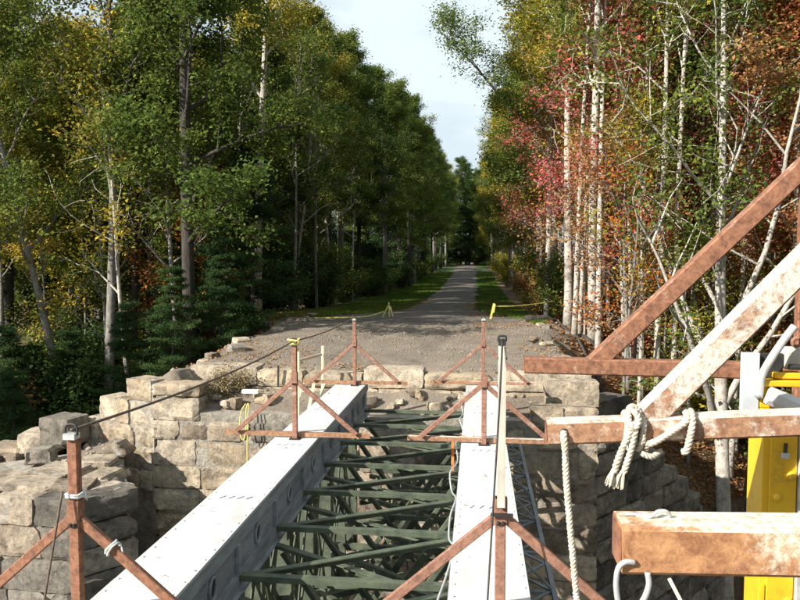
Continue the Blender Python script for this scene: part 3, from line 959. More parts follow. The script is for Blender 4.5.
# ------------------------------------------------------------------ rusty brackets on the right
def bracket(y, z, x0, sec, material, label, bmat, tilt=0.0, x1=1.765, foot=.69, rise=1.2, slope=1.02):
    g = thing("steel_bracket", label, "bracket", (1.8, y, 0), "rusty tube brackets along the right side")
    def Zx(x): return z + tilt*(x-x0)
    # hollow square tube: a thin-walled left end shows its mouth
    MB().bar((x0+.004, y, Zx(x0)), (x1, y, Zx(x1)), sec, sec, (0, 0, 1), .008).build("beam", material, g)
    MB().bar((x0, y, Zx(x0)), (x0+.003, y, Zx(x0)), sec-.02, sec-.02, (0, 0, 1)).build("end_plate", M_RUST, g)
    zb = Zx(foot)+sec/2
    MB().bar((foot-.06, y+.002, zb-.045), (foot+rise, y+.002, zb+rise*slope-.01), sec-.006, sec+.008, (0, 0, 1), .008).build("brace", bmat, g)
    MB().bar((x1-.05, y, Zx(x1)-1.1), (x1-.05, y, zb+1.0), .045, .05, (0, 1, 0), .006).build("upright", M_RUST, g)
    return g
bracket(3.90, 1.327, .262, .088, M_RUST, "red rusted tube bracket farthest of three along the right side", M_RUST, -.008)
mid_bracket = bracket(2.64, 1.262, .262, .088, M_RUST_B, "pale and rusty tube bracket with rope lashed round its beam", M_RUST_B, .066, foot=.66, slope=1.11)
bracket(1.46, 1.322, .292, .10, M_RUST_C, "nearest orange rusted tube bracket with a shackle at its end", M_RUST_B, .03, foot=.80)
# wire eye lying on the near beam
pts = [(.335, 1.47, 1.375), (.36, 1.46, 1.378), (.375, 1.455, 1.392), (.392, 1.455, 1.392), (.40, 1.465, 1.378), (.375, 1.475, 1.376), (.345, 1.475, 1.376), (.312, 1.47, 1.378)]
tag(MB().tube(spline(pts, 5), .0038, 6).build("wire_eye", M_GALV, None, True), "bent white wire eye lying on top of the nearest rusty beam", "wire")

# shackle through the near beam's end
sh = thing("shackle", "grey steel bow shackle hanging from the end of the nearest rusty beam", "shackle", (.30, 1.42, 1.2))
pts = [(.318, 1.405, 1.303), (.299, 1.40, 1.305), (.286, 1.40, 1.292), (.282, 1.40, 1.262), (.285, 1.40, 1.23), (.291, 1.40, 1.205), (.290, 1.40, 1.18)]
MB().tube(spline(pts, 6), .0058, 8).build("bow", M_GALV, sh, True)
pts = [(.343, 1.402, 1.285), (.346, 1.40, 1.262), (.340, 1.40, 1.238), (.331, 1.40, 1.216), (.329, 1.40, 1.18)]
MB().tube(spline(pts, 6), .0062, 8).build("bow", M_GALV, sh, True)
MB().bar((.278, 1.40, 1.200), (.340, 1.40, 1.200), .012, .012).build("pin", M_GALV, sh)
tag(MB().rope([(.305, 1.40, 1.215), (.308, 1.40, 1.16), (.312, 1.40, 1.0), (.33, 1.41, .7)], .017, .06).build("rope", M_ROPE, None, True), "white rope running down from the shackle under the nearest beam", "rope")
tag(MB().tube([(.385, 1.40, 1.275), (.43, 1.40, 1.19), (.47, 1.40, 1.10)], .0042, 6).build("cord", M_ROPE, None, True), "thin white cord slanting down under the nearest rusty beam", "cord")

# rope hanging through the hole at the end of the middle beam
MB_h = MB(); MB_h.add([(.325+.016*math.cos(t*math.pi/5), 2.5945, 1.268+.018*math.sin(t*math.pi/5)) for t in range(10)], [tuple(range(10))])
MB_h.build("drilled_hole_shade", M_DKSTEEL, mid_bracket)  # flat dark disc painted for the shade inside the hole
pts = [(.326, 2.60, 1.27), (.322, 2.578, 1.258), (.325, 2.568, 1.22), (.332, 2.565, 1.10), (.345, 2.56, .95), (.362, 2.56, .78), (.378, 2.56, .60), (.384, 2.56, .3), (.39, 2.56, -.2)]
tag(MB().rope(spline(pts, 8), .0135, .045).build("rope", M_ROPE, None, True), "long white rope hanging from the drilled end of the middle rusty beam", "rope")
# lashing round the middle beam
lash = thing("rope_lashing", "frayed white rope knotted round the middle rusty beam with two loose tails", "rope", (.56, 2.6, 1.28))
yb, zb = 2.64, 1.275
def loop(x, dx, hz=.056, hy=.062):
    return [(x, yb-hy, zb-.03), (x+dx*.2, yb-hy, zb+.03), (x+dx*.3, yb-hy*.6, zb+hz), (x+dx*.5, yb+hy*.6, zb+hz), (x+dx*.6, yb+hy, zb), (x+dx*.7, yb+hy*.5, zb-hz), (x+dx*.9, yb-hy*.6, zb-hz-.004), (x+dx, yb-hy, zb-.03)]
MB().rope(spline(loop(.545, .026)+loop(.573, .026)+loop(.602, .02), 6), .013, .045).build("coil", M_ROPE, lash, True)
MB().rope(spline([(.625, yb-.066, zb-.035), (.655, yb-.068, zb-.02), (.70, yb-.068, zb+.012), (.752, yb-.066, zb+.052), (.765, yb-.03, zb+.075), (.768, yb+.03, zb+.072)], 8), .0135, .045).build("strand", M_ROPE, lash, True)
MB().rope(spline([(.60, yb-.066, zb-.07), (.64, yb-.06, zb-.082), (.68, yb-.02, zb-.07)], 8), .012, .045).build("strand", M_ROPE, lash, True)
MB().rope(spline([(.79, yb+.03, zb+.075), (.782, yb-.03, zb+.078), (.776, yb-.068, zb+.05), (.768, yb-.07, zb), (.760, yb-.064, zb-.05), (.755, yb-.04, zb-.066)], 8), .0135, .045).build("strand", M_ROPE, lash, True)
kn = [(.56, yb-.03, zb+.07), (.57, yb-.06, zb+.085), (.585, yb-.075, zb+.06), (.57, yb-.09, zb+.03), (.55, yb-.08, zb+.05), (.56, yb-.05, zb+.095), (.59, yb-.04, zb+.085), (.585, yb-.08, zb+.04)]
MB().rope(spline(kn, 8), .013, .045).build("knot", M_ROPE, lash, True)
for dx, ln in ((0, 0), (.034, -.008)):
    tl = [(.565+dx*.4, yb-.08, zb+.05), (.548+dx*.6, yb-.084, zb), (.520+dx, yb-.084, zb-.07), (.500+dx, yb-.082, zb-.14)]
    MB().rope(spline(tl, 8), .013, .05).build("tail", M_ROPE, lash, True)
    fr = MB()
    for q in range(26):
        t = rng.uniform(0, 6.28); rr = rng.uniform(.003, .022)
        b0 = Vector((.5+dx+rr*.4*math.cos(t), yb-.082+rr*.4*math.sin(t), zb-.132))
        fr.tube([b0, b0+Vector((rr*.5*math.cos(t)-.006, rr*.5*math.sin(t), -.025)), b0+Vector((rr*.8*math.cos(t)-.010, rr*.8*math.sin(t), -.047-rng.uniform(0, .012)+ln))], [.003, .003, .0022], 4)
    fr.build("frayed_end", M_ROPE, lash)

# ------------------------------------------------------------------ yellow machine column
ym = thing("machine_column", "yellow steel machine column with domed bolts at the right edge", "machine", (1.3, 3.1, -1.5))
yc = 3.06
MB().box(1.248, 1.385, yc, yc+.16, -6.6, 1.195).build("column", M_YELLOW, ym, bevel=.004)
MB().box(1.275, 1.384, yc-.012, yc-.0005, -6.6, 1.19).build("cover_plate", M_YELLOW, ym, bevel=.003)
MB().box(1.388, 1.46, yc-.03, yc+.2, -6.6, 1.3).build("side_flange", M_GALV, ym, bevel=.003)
for (bx, bz) in ((1.308, .905), (1.362, 1.0), (1.362, .455), (1.308, .35), (1.362, .02), (1.308, -.1)):
    MB().dome((bx, yc-.0125, bz), (0, -1, 0), .020, .017, 12).build("bolt_head", M_YELLOW, ym, True)
MB().box(1.315, 1.345, yc-.032, yc-.0125, 1.075, 1.10).build("clamp", M_GALV, ym, bevel=.003)
MB().tube([(1.33, yc-.022, 1.10), (1.332, yc-.022, 1.14)], .007, 6).build("clamp_screw", M_DKSTEEL, ym)
MB().bar((1.262, yc-.006, -.2), (1.262, yc-.006, .52), .012, .01, (0, 1, 0)).build("welded_rod", M_YELLOW, ym)
# head of the column
MB().box(1.165, 1.235, yc+.02, yc+.05, 1.20, 1.515).build("mounting_plate", M_ALU, ym, bevel=.003)
MB().box(1.236, 1.345, yc+.06, yc+.075, 1.40, 1.51).build("mounting_plate", M_DKSTEEL, ym, bevel=.003)
MB().box(1.24, 1.42, yc+.0, yc+.16, 1.375, 1.40).box(1.24, 1.40, yc+.0, yc+.16, 1.196, 1.28).box(1.24, 1.30, yc+.02, yc+.16, 1.281, 1.374).build("head_frame", M_YELLOW, ym, bevel=.004)
MB().box(1.30, 1.42, yc+.03, yc+.1, 1.405, 1.43).build("head_frame", M_YELLOW, ym, bevel=.004)
MB().bar((1.252, yc-.03, 1.345), (1.52, yc-.06, 1.235), .07, .075, (0, 0, 1), .02).build("white_arm", M_WHITE, ym)
MB().tube(spline([(1.225, yc-.0, 1.33), (1.232, yc-.01, 1.42), (1.262, yc-.02, 1.495), (1.31, yc-.02, 1.575), (1.352, yc-.02, 1.635)], 6), [.017]*25, 10).build("lever", M_GALV, ym, True)
MB().box(1.345, 1.46, yc+.06, yc+.13, 1.44, 1.535).build("cream_housing", M_CHANNEL, ym, bevel=.02)
pts = [(1.395+.018*math.cos(t*math.pi/6), yc+.055, 1.56+.018*math.sin(t*math.pi/6)) for t in range(13)]
MB().tube(pts, .008, 6, False).build("lifting_eye", M_RUST_F, ym, True)
MB().tube([(1.36, yc+.04, 1.455), (1.41, yc+.04, 1.455)], .013, 8).build("pin", M_DKSTEEL, ym)

for ob in list(ym.children): ob.location.x -= .036

# ------------------------------------------------------------------ small things on the fill
def stake(x, y, z0, z1, label):
    return tag(MB().bar((x, y, z0), (x+.01, y, z1), .045, .02, (0, 1, 0)).build("timber_stake", M_WOOD), label, "stake", "pale timber stakes beside the left girder")
stake(-2.84, 10.75, -.75, .45, "left pale timber stake standing behind the middle left guard frame")
stake(-2.60, 11.45, -.6, .46, "right pale timber stake standing behind the middle left guard frame")
tag(MB().bar((-2.83, 10.79, .30), (-2.60, 11.41, .32), .02, .04).build("timber_rail", M_WOOD), "pale timber rail nailed between two stakes", "rail")
for q, (x0, x1) in enumerate(((-2.95, -2.85), (-2.72, -2.66), (-2.55, -2.5))):
    tag(MB().bar((x0, 10.95, -.55), (x1, 11.1, -.12), .05, .02, (0, 1, 0)).build("timber_offcut", M_WOOD), "pale timber offcut leaning behind the left girder", "timber", "timber offcuts behind the left girder")
tag(MB().box(-3.92, -3.64, 11.18, 11.26, -.33, -.27).build("white_block", M_LASH), "small white block lying on the bridge seat", "block")
pts = [(-3.72, 10.80, -.42), (-3.78, 10.74, -.55), (-3.80, 10.72, -.85), (-3.74, 10.72, -1.0), (-3.69, 10.72, -.8), (-3.70, 10.76, -.5), (-3.66, 10.76, -.42), (-3.66, 10.72, -.7), (-3.67, 10.70, -1.1), (-3.67, 10.70, -1.6)]
tag(MB().tube(spline(pts, 6), .010, 6).build("cord", M_YROPE, None, True), "yellow cord hanging in a loop down the abutment left of the girder", "cord")
tag(MB().bar((-3.42, 11.62, -.28), (-3.41, 11.62, .08), .03, .02, (0, 1, 0)).build("steel_pin", M_DKSTEEL), "short dark steel pin standing against the coping stones", "pin")

# barrier stakes with yellow tape
for (x, legs, label) in ((-2.52, True, "yellow taped stakes crossed at the left edge of the trail"), (.44, False, "single yellow taped stake at the right edge of the trail")):
    z = float(land(x, 19.6))
    g = thing("barrier_stake", label, "stake", (x, 19.6, z))
    if legs:
        MB().bar((x+.05, 19.6, z-.05), (x+.02, 19.6, z+.48), .04, .03, (0, 1, 0)).build("stake", M_TAPE, g)
        MB().bar((x-.2, 19.55, z-.05), (x+.0, 19.6, z+.38), .035, .025, (0, 1, 0)).build("stake", M_TAPE, g)
        MB().bar((x+.17, 19.65, z-.05), (x+.06, 19.6, z+.36), .04, .03, (0, 1, 0)).build("stake", M_WOOD, g)
    else:
        MB().bar((x-.08, 19.6, z-.05), (x+.04, 19.6, z+.48), .055, .03, (0, 1, 0)).build("stake", M_TAPE, g)
        MB().bar((x+.02, 19.57, z+.22), (x+.06, 19.57, z+.46), .05, .008, (0, 1, 0)).build("tape_end", M_TAPE, g)
def ribbon(pts, w):
    m_ = MB(); n = len(pts)
    for p in pts: m_.v += [tuple(Vector(p)+Vector((0, .0, w/2))), tuple(Vector(p)-Vector((0, .012, w/2)))]
    m_.f += [(2*i, 2*i+1, 2*i+3, 2*i+2) for i in range(n-1)]
    return m_
z = float(land(.57, 19.6))+.40
tag(ribbon(sag((.48, 19.6, z), (2.2, 20.6, z+.1), .05), .03).build("barrier_tape", M_TAPE), "yellow barrier tape strung from the right stake to a thin tree", "tape")
z = float(land(-2.5, 19.6))+.02
tag(ribbon(spline([(-2.64, 19.58, z+.2), (-3.1, 19.45, z+.07), (-3.9, 19.4, float(land(-3.9, 19.4))+.05), (-4.6, 19.3, float(land(-4.6, 19.3))+.05)], 6), .03).build("barrier_tape", M_TAPE), "fallen yellow barrier tape trailing from the left stakes", "tape")

# ------------------------------------------------------------------ vegetation: meshes
def leaf_cloud(name, P, clump, rs, size, w=.62, up=.55, droop=0.0, needle=False):
    """one folded rhombus leaf per point"""
    n = len(P)
    nr = rs.normal(size=(n, 3)); nr[:, 2] = np.abs(nr[:, 2]) + up
    nr /= np.linalg.norm(nr, axis=1)[:, None]
    a = rs.normal(size=(n, 3)); a[:, 2] -= droop
    a -= nr*(a*nr).sum(1)[:, None]
    a /= np.linalg.norm(a, axis=1)[:, None]+1e-9
    b = np.cross(nr, a)
    s = size*rs.uniform(.6, 1.35, n)[:, None]
    fold = .18*s
    V = np.empty((n, 4, 3))
    V[:, 0] = P - a*s*.5 - nr*fold*.3
    V[:, 1] = P + b*s*w*.5 + nr*fold*.5 - a*s*.05
    V[:, 2] = P + a*s*.5 - nr*fold*.6
    V[:, 3] = P - b*s*w*.5 + nr*fold*.5 - a*s*.05
    Q = np.arange(n*4).reshape(n, 4)
    return np_mesh(name, V.reshape(-1, 3), Q, L_GREEN, {"rnd": rs.uniform(0, 1, n), "clump": clump})

def wobble_line(p, d, length, n, rs, bend=.25, up=0.0):
    pts = [p.copy()]
    d = d/np.linalg.norm(d)
    for i in range(n):
        d = d + rs.normal(size=3)*bend/ n**.5 + np.array([0, 0, up/n])
        d /= np.linalg.norm(d)
        p = p + d*length/n
        pts.append(p.copy())
    return pts

def tree_mesh(name, seed, H, r0, base, spread, nleaf, leaf=.14, nl=20, nsec=7, ang=(25, 60), lean=(0, 0), fork=0, bare=.0, shape=.5, sig=.21, wob=.10, top_r=.12, tw=True, lpow=1.0):
    """returns (trunk mesh, crown mesh). base: height share where limbs begin"""
    rs = np.random.RandomState(seed)
    mb = MB()
    n = 14
    pts = []; d = np.array([lean[0], lean[1], 1.0])
    wx, wy = rs.uniform(0, 6.28, 2)
    for i in range(n+1):
        t = i/n
        pts.append(np.array([lean[0]*H*t**lpow + wob*H*.12*math.sin(wx+t*5)*t, lean[1]*H*t + wob*H*.12*math.sin(wy+t*4.2)*t, H*t*.97 - (.3 if i == 0 else 0)]))
    rad = [r0*((1-i/n)**.8*(1-top_r)+top_r)*(1.35 if i == 0 else 1) for i in range(n+1)]
    mb.tube(pts, rad, 8)
    def at(t):
        i = min(int(t*n), n-1); f = t*n-i
        return pts[i]*(1-f)+pts[i+1]*f
    tips = []; cl = []
    stems = [(0, 1, pts, rad)]
    az = rs.uniform(0, 6.28)
    for q in range(nl):
        t = base + (1-base)*((q+rs.uniform(0, .8))/nl)**.9
        t = min(t, .985)
        az += 2.4+rs.uniform(-.5, .5)
        u = (t-base)/(1-base)
        prof = (math.sin(math.pi*min(1, (.16+.84*u)))**shape)*(1-.35*u)
        ln = spread*prof*rs.uniform(.7, 1.2)+.5
        el = R(rs.uniform(*ang))+u*.5
        dv = np.array([math.cos(az)*math.cos(el), math.sin(az)*math.cos(el), math.sin(el)])
        p0 = at(t)
        lr = max(.012, r0*(1-t)**.8*.42+.010)
        if fork and q < fork:
            ln *= 1.6; lr *= 1.35; dv = np.array([math.cos(az)*.6, math.sin(az)*.6, .8])
        L = wobble_line(p0, dv, ln, 6, rs, .30, .12)
        mb.tube(L, [lr*(1-.8*i/6) for i in range(7)], 5, False)
        c0 = rs.uniform(0, 1)
        for k in range(nsec):
            f = .25+.75*(k+rs.uniform(0, 1))/nsec
            i = min(int(f*6), 5); g = f*6-i
            sp = L[i]*(1-g)+L[i+1]*g
            dd = (L[i+1]-L[i]); dd /= np.linalg.norm(dd)
            sd = dd*.6 + rs.normal(size=3)*.65; sd[2] += .15
            sl = ln*rs.uniform(.22, .45)*(1.1-.4*f)+.25
            S = wobble_line(sp, sd, sl, 3, rs, .35, .1)
            if tw: mb.tube(S, [lr*.35*(1-.28*i)+.003 for i in range(4)], 3, False)
            if rs.uniform() < bare: continue
            cc = np.clip(c0*.6+rs.uniform(0, 1)*.4, 0, 1)
            for j in range(1, 4):
                tips.append(S[j]); cl.append(cc)
            tips.append(S[2]*.5+S[3]*.5); cl.append(cc)
    tips = np.array(tips); cl = np.array(cl)
    idx = rs.randint(0, len(tips), nleaf)
    P = tips[idx] + rs.normal(size=(nleaf, 3))*np.array([sig, sig, sig*.7])
    cr = leaf_cloud(name+"_crown", P, cl[idx], rs, leaf)
    tm = bpy.data.meshes.new(name+"_trunk")
    tm.from_pydata([tuple(v) for v in mb.v], [], mb.f)
    tm.polygons.foreach_set("use_smooth", [True]*len(tm.polygons))
    tm.materials.append(B_DARK); tm.update()
    return tm, cr

def pine_mesh(name, seed, H, r0, base, spread, nleaf):
    rs = np.random.RandomState(seed)
    mb = MB()
    pts = [np.array([.05*math.sin(i), .05*math.cos(i*1.3), H*i/10-(.3 if i == 0 else 0)]) for i in range(11)]
    mb.tube(pts, [r0*(1-.92*i/10) for i in range(11)], 8)
    tips = []; cl = []
    nw = int(H*(1-base)/.55)
    for q in range(nw):
        z = H*(base+(1-base)*q/nw)
        for k in range(rs.randint(4, 6)):
            az = rs.uniform(0, 6.28)
            ln = spread*(1-((z/H-base)/(1-base)))**.7*rs.uniform(.6, 1.15)+.3
            dv = np.array([math.cos(az), math.sin(az), rs.uniform(-.15, .25)])
            L = wobble_line(np.array([0, 0, z]), dv, ln, 4, rs, .2, .12)
            mb.tube(L, [.03*(1-.8*i/4) for i in range(5)], 4, False)
            c = rs.uniform()
            for f in np.arange(.25, 1.01, .09):
                i = min(int(f*4), 3); g = f*4-i
                p = L[i]*(1-g)+L[i+1]*g
                for s in (-1, 0, 1):
                    sd = np.array([-math.sin(az), math.cos(az), 0])*s*ln*.28*(1.1-f*.6)
                    tips.append(p+sd*rs.uniform(.3, 1)+rs.normal(size=3)*.05); cl.append(c)
    tips = np.array(tips); cl = np.array(cl)
    idx = rs.randint(0, len(tips), nleaf)
    P = tips[idx]+rs.normal(size=(nleaf, 3))*np.array([.14, .14, .07])
    cr = leaf_cloud(name+"_crown", P, cl[idx], rs, .17, .20, .2)
    tm = bpy.data.meshes.new(name+"_trunk")
    tm.from_pydata([tuple(v) for v in mb.v], [], mb.f)
    tm.materials.append(B_DARK); tm.update()
    return tm, cr

def shrub_mesh(name, seed, H, W, nleaf, leaf=.10, ns=9):
    rs = np.random.RandomState(seed)
    mb = MB(); tips = []; cl = []
    for q in range(ns):
        az = rs.uniform(0, 6.28); rr = rs.uniform(.1, 1)
        dv = np.array([math.cos(az)*rr*W/H, math.sin(az)*rr*W/H, 1])
        L = wobble_line(np.array([rs.normal()*.12, rs.normal()*.12, -.1]), dv, H*rs.uniform(.6, 1.1), 5, rs, .3)
        mb.tube(L, [.022*(1-.8*i/5)+.003 for i in range(6)], 4, False)
        c = rs.uniform()
        for k in range(7):
            f = rs.uniform(.25, 1); i = min(int(f*5), 4); g = f*5-i
            p = L[i]*(1-g)+L[i+1]*g
            S = wobble_line(p, rs.normal(size=3)+np.array([0, 0, .5]), rs.uniform(.3, .75)*W*.5, 3, rs, .3)
            mb.tube(S, [.009, .007, .005, .003], 3, False)
            for j in range(4): tips.append(S[j]); cl.append(np.clip(c*.5+rs.uniform()*.5, 0, 1))
    tips = np.array(tips); cl = np.array(cl)
    idx = rs.randint(0, len(tips), nleaf)
    P = tips[idx]+rs.normal(size=(nleaf, 3))*.17
    cr = leaf_cloud(name+"_crown", P, cl[idx], rs, leaf)
    tm = bpy.data.meshes.new(name+"_trunk")
    tm.from_pydata([tuple(v) for v in mb.v], [], mb.f)
    tm.materials.append(B_DARK); tm.update()
    return tm, cr

LIB = {
    "oak1": tree_mesh("oak1", 1, 16.5, .20, .30, 3.5, 66000, .108, 24, 8),
    "oak2": tree_mesh("oak2", 2, 17.5, .22, .26, 3.3, 66000, .108, 26, 8, (15, 55)),
    "oak3": tree_mesh("oak3", 3, 15.0, .17, .22, 3.1, 60000, .105, 24, 8, (10, 55)),
    "thin1": tree_mesh("thin1", 4, 14.5, .13, .42, 2.2, 19000, .10, 18, 6, (30, 65), (.03, 0)),
    "thin2": tree_mesh("thin2", 5, 13.5, .11, .36, 2.0, 14000, .10, 18, 6, (25, 65), (-.05, .02), bare=.15),
    "thin3": tree_mesh("thin3", 6, 15.5, .14, .45, 2.5, 20000, .10, 18, 6, (30, 65), (-.04, -.02), bare=.1),
    "big": tree_mesh("big", 7, 15.5, .185, .25, 4.4, 11000, .10, 18, 8, (35, 62), (.02, 0), fork=5, bare=.2),
    "over": tree_mesh("over", 8, 15.0, .16, .52, 3.0, 11000, .115, 16, 6, (5, 40), (-.40, -.02), bare=.12, sig=.34, lpow=2.6),
    "maple": tree_mesh("maple", 9, 9.5, .09, .22, 2.1, 9000, .10, 20, 6, (15, 55), bare=.1, sig=.26),
    "maple2": tree_mesh("maple2", 10, 7.0, .06, .18, 1.8, 6500, .095, 18, 6, (10, 50), (.04, 0), bare=.1, sig=.24),
    "sap1": tree_mesh("sap1", 11, 8.5, .055, .35, 1.1, 1900, .10, 14, 4, (30, 70), (.03, .0), bare=.3),
    "sap2": tree_mesh("sap2", 12, 7.0, .045, .30, 1.0, 1400, .10, 12, 4, (30, 70), (-.06, .02), bare=.4),
    "dead": tree_mesh("dead", 13, 9.5, .07, .30, 1.7, 500, .11, 18, 6, (25, 65), (.08, .02), bare=.8),
    "pole1": tree_mesh("pole1", 21, 13.0, .075, .50, 1.4, 3600, .10, 14, 5, (35, 70), (.01, 0), bare=.2, wob=.04),
    "pole2": tree_mesh("pole2", 22, 12.0, .06, .45, 1.2, 2600, .10, 14, 5, (35, 70), (-.03, .01), bare=.3, wob=.05),
    "pine1": pine_mesh("pine1", 14, 9.0, .11, .06, 2.3, 42000),
    "pine2": pine_mesh("pine2", 15, 15.0, .18, .16, 3.0, 60000),
    "shrub1": shrub_mesh("shrub1", 16, 2.2, 1.5, 6000),
    "shrub2": shrub_mesh("shrub2", 17, 3.4, 1.9, 9000, .11, 11),
    "shrub3": shrub_mesh("shrub3", 18, 1.2, 1.1, 3000, .09, 8),
}
SHRUBS = {"shrub1", "shrub2", "shrub3"}

def plant(kind, x, y, s=1.0, rz=0.0, leafm=None, barkm=None, name="oak_tree", label="", cat="tree", group=None, tilt=(0, 0), z=None, sz=None):
    tm, cm = LIB[kind]
    g = bpy.data.objects.new(name, None)
    g.empty_display_size = .3
    g.location = (x, y, float(land(x, y))-.05 if z is None else z)
    g.rotation_euler = (tilt[0], tilt[1], rz)
    g.scale = (s, s, sz or s)
    col.objects.link(g)
    tag(g, label, cat, group)
    for nm, me, m_ in (("stems" if kind in SHRUBS else "trunk", tm, barkm or B_DARK), ("foliage" if kind in SHRUBS else "crown", cm, leafm or L_GREEN)):
        o = bpy.data.objects.new(nm, me)
        col.objects.link(o)
        o.parent = g
        o.material_slots[0].link = 'OBJECT'
        o.material_slots[0].material = m_
    return g

# ------------------------------------------------------------------ vegetation: left side
G = "trees of the left-hand wood"
plant("thin1", -9.05, 16.0, 1.0, .4, L_GREEN, B_GREY, "birch_tree", "tall pale grey trunked tree standing left of the wing wall", group=G)
plant("oak3", -6.75, 15.7, 1.0, 1.0, L_GREEN, B_DARK, "oak_tree", "thick dark trunked tree behind the left wing wall", group=G)
plant("thin3", -6.9, 21.2, 1.0, 2.2, L_YELLOW, B_PALE, "birch_tree", "pale forked slender tree in front of the left wood", group=G)
plant("thin2", -9.3, 17.8, .95, 3.0, L_GREEN, B_DARK, "slender_tree", "dark slender tree right of the grey birch", group=G)
plant("thin2", -10.6, 17.0, .95, 1.3, L_GREEN, B_GREY, "slender_tree", "leaning grey tree at the far left edge", group=G, tilt=(0, -.14))
plant("maple2", -7.5, 17.3, .78, .5, L_ORANGE, B_DARK, "maple_tree", "small orange red maple low in the left wood", group="small maples")
plant("maple2", -9.6, 21.0, 1.2, 2.5, L_RUST, B_DARK, "maple_tree", "rust brown maple behind the grey birch", group="small maples")
plant("pine1", -6.15, 16.6, .50, .3, L_NEEDLE, B_DARK, "pine_tree", "dark young pine nearest the fill on the left", group="pines of the left-hand wood")
plant("pine1", -6.3, 18.9, .62, 1.7, L_NEEDLE, B_DARK, "pine_tree", "dark young pine behind the forked pale tree", group="pines of the left-hand wood")
plant("pine1", -7.6, 17.2, .50, 2.9, L_NEEDLE, B_DARK, "pine_tree", "dark young pine between the grey birch and the maple", group="pines of the left-hand wood")
plant("pine1", -10.2, 24.5, .85, 2.0, L_NEEDLE, B_DARK, "pine_tree", "tall young pine deep in the left wood", group="pines of the left-hand wood")
plant("pine2", -7.6, 62, 1.05, .8, L_NEEDLE, B_DARK, "pine_tree", "tall dark pine far along the left of the trail", group="pines of the left-hand wood")
plant("pine2", -7.9, 50, .9, 2.8, L_NEEDLE, B_DARK, "pine_tree", "dark pine halfway along the left of the trail", group="pines of the left-hand wood")

rl = random.Random(77)
LBL_L = "LEAF leafed tree with BARK trunk in the dense wood left of the trail"
def fill(n, xr_, yr_, kinds, rnd, leafs, barks, sc, name, label, group, mind=1.6, placed=None, cat="tree", ok=None):
    placed = placed if placed is not None else []
    tries = 0; c = 0
    while c < n and tries < n*60:
        tries += 1
        x = rnd.uniform(*xr_); y = rnd.uniform(*yr_)
        if ok and not ok(x, y): continue
        if any((x-a)**2+(y-b)**2 < mind**2 for a, b in placed): continue
        placed.append((x, y)); c += 1
        lm, bm = rnd.choice(leafs), rnd.choice(barks)
        lab = label.replace("LEAF", {L_GREEN: "green", L_DARK: "dark green", L_YELLOW: "yellow green", L_ORANGE: "orange", L_RED: "red", L_RUST: "rust brown", L_NEEDLE: "deep green"}[lm]).replace("BARK", {B_DARK: "dark", B_GREY: "grey", B_PALE: "pale"}[bm])
        plant(rnd.choice(kinds), x, y, rnd.uniform(*sc), rnd.uniform(0, 6.28), lm, bm, name, lab, cat, group, (rnd.uniform(-.05, .05), rnd.uniform(-.05, .05)))
    return placed
PL = [(-9.05, 16), (-6.75, 15.7), (-6.6, 21.5), (-8.7, 18), (-10.6, 17)]
# row along the trail
ORD = ["first", "second", "third", "fourth", "fifth", "sixth", "seventh", "eighth", "ninth", "tenth", "eleventh", "twelfth", "thirteenth", "fourteenth", "fifteenth", "sixteenth", "seventeenth", "eighteenth", "nineteenth", "twentieth"] + ["twenty-" + w for w in ("first", "second", "third", "fourth", "fifth", "sixth", "seventh", "eighth", "ninth")] + ["thirtieth", "thirty-first", "thirty-second"]
y = 24.5; q = 0
while y < 118:
    x = float(np.interp(y, [24, 34, 46, 60, 75, 118], [-7.9, -7.4, -6.6, -6.3, -5.6, -5.2])) + rl.uniform(-.6, .5)
    plant(rl.choice(["oak1", "oak2", "oak3"]), x, y, rl.uniform(.9, 1.02)*float(np.interp(y, [24, 40, 50], [.82, .9, 1])), rl.uniform(0, 6.28), rl.choice([L_DARK, L_GREEN, L_GREEN]), rl.choice([B_DARK, B_DARK, B_GREY]), "oak_tree", ORD[q]+" tree from the fill in the row along the left of the trail", "tree", "row of trees left of the trail")
    PL.append((x, y)); q += 1
    y += rl.uniform(3.2, 4.8)
# wedge of wood behind it
fill(16, (-17, -9.5), (17.5, 27), ["oak1", "oak2", "oak3", "thin1"], rl, [L_GREEN, L_DARK, L_YELLOW, L_GREEN], [B_DARK, B_GREY], (.62, .82), "oak_tree", LBL_L, "trees of the dense left wood", 2.0, PL, ok=lambda x, y: y > 15.5+(-9.5-x)*.12)
fill(22, (-26, -10.5), (26, 44), ["oak1", "oak2", "oak3"], rl, [L_GREEN, L_DARK, L_YELLOW], [B_DARK, B_GREY], (.72, .92), "oak_tree", LBL_L, "trees of the dense left wood", 2.5, PL)
fill(16, (-30, -11), (44, 90), ["oak1", "oak2", "oak3"], rl, [L_GREEN, L_DARK], [B_DARK], (.9, 1.1), "oak_tree", LBL_L, "trees of the dense left wood", 3.5, PL)
# understorey
PS = []
plant("pine1", -6.75, 14.75, .34, 4.0, L_NEEDLE, B_DARK, "pine_tree", "low dark pine before the thick dark trunk", group="pines of the left-hand wood")
plant("pine1", -5.95, 15.6, .30, 5.0, L_NEEDLE, B_DARK, "pine_tree", "lowest dark pine at the left edge of the fill", group="pines of the left-hand wood")
fill(9, (-14, -7.9), (13.6, 16), ["pine1"], rl, [L_NEEDLE], [B_DARK], (.30, .46), "pine_tree", "low LEAF pine darkening the front of the left wood in place of shade", "dark pines standing in for shade before the left wood", 1.0, None)  # dark needles added where the brush would lie in shade
fill(7, (-15, -8.6), (14.5, 17.5), ["shrub1", "shrub2", "shrub2"], rl, [L_DARK, L_YELLOW, L_DARK, L_RUST], [B_DARK, B_GREY], (.7, 1.0), "shrub", "LEAF leafed shrub with BARK stems at the front of the left wood", "shrubs at the front of the left wood", .9, PS, "shrub", ok=lambda x, y: y > float(up_y(x))+.8)
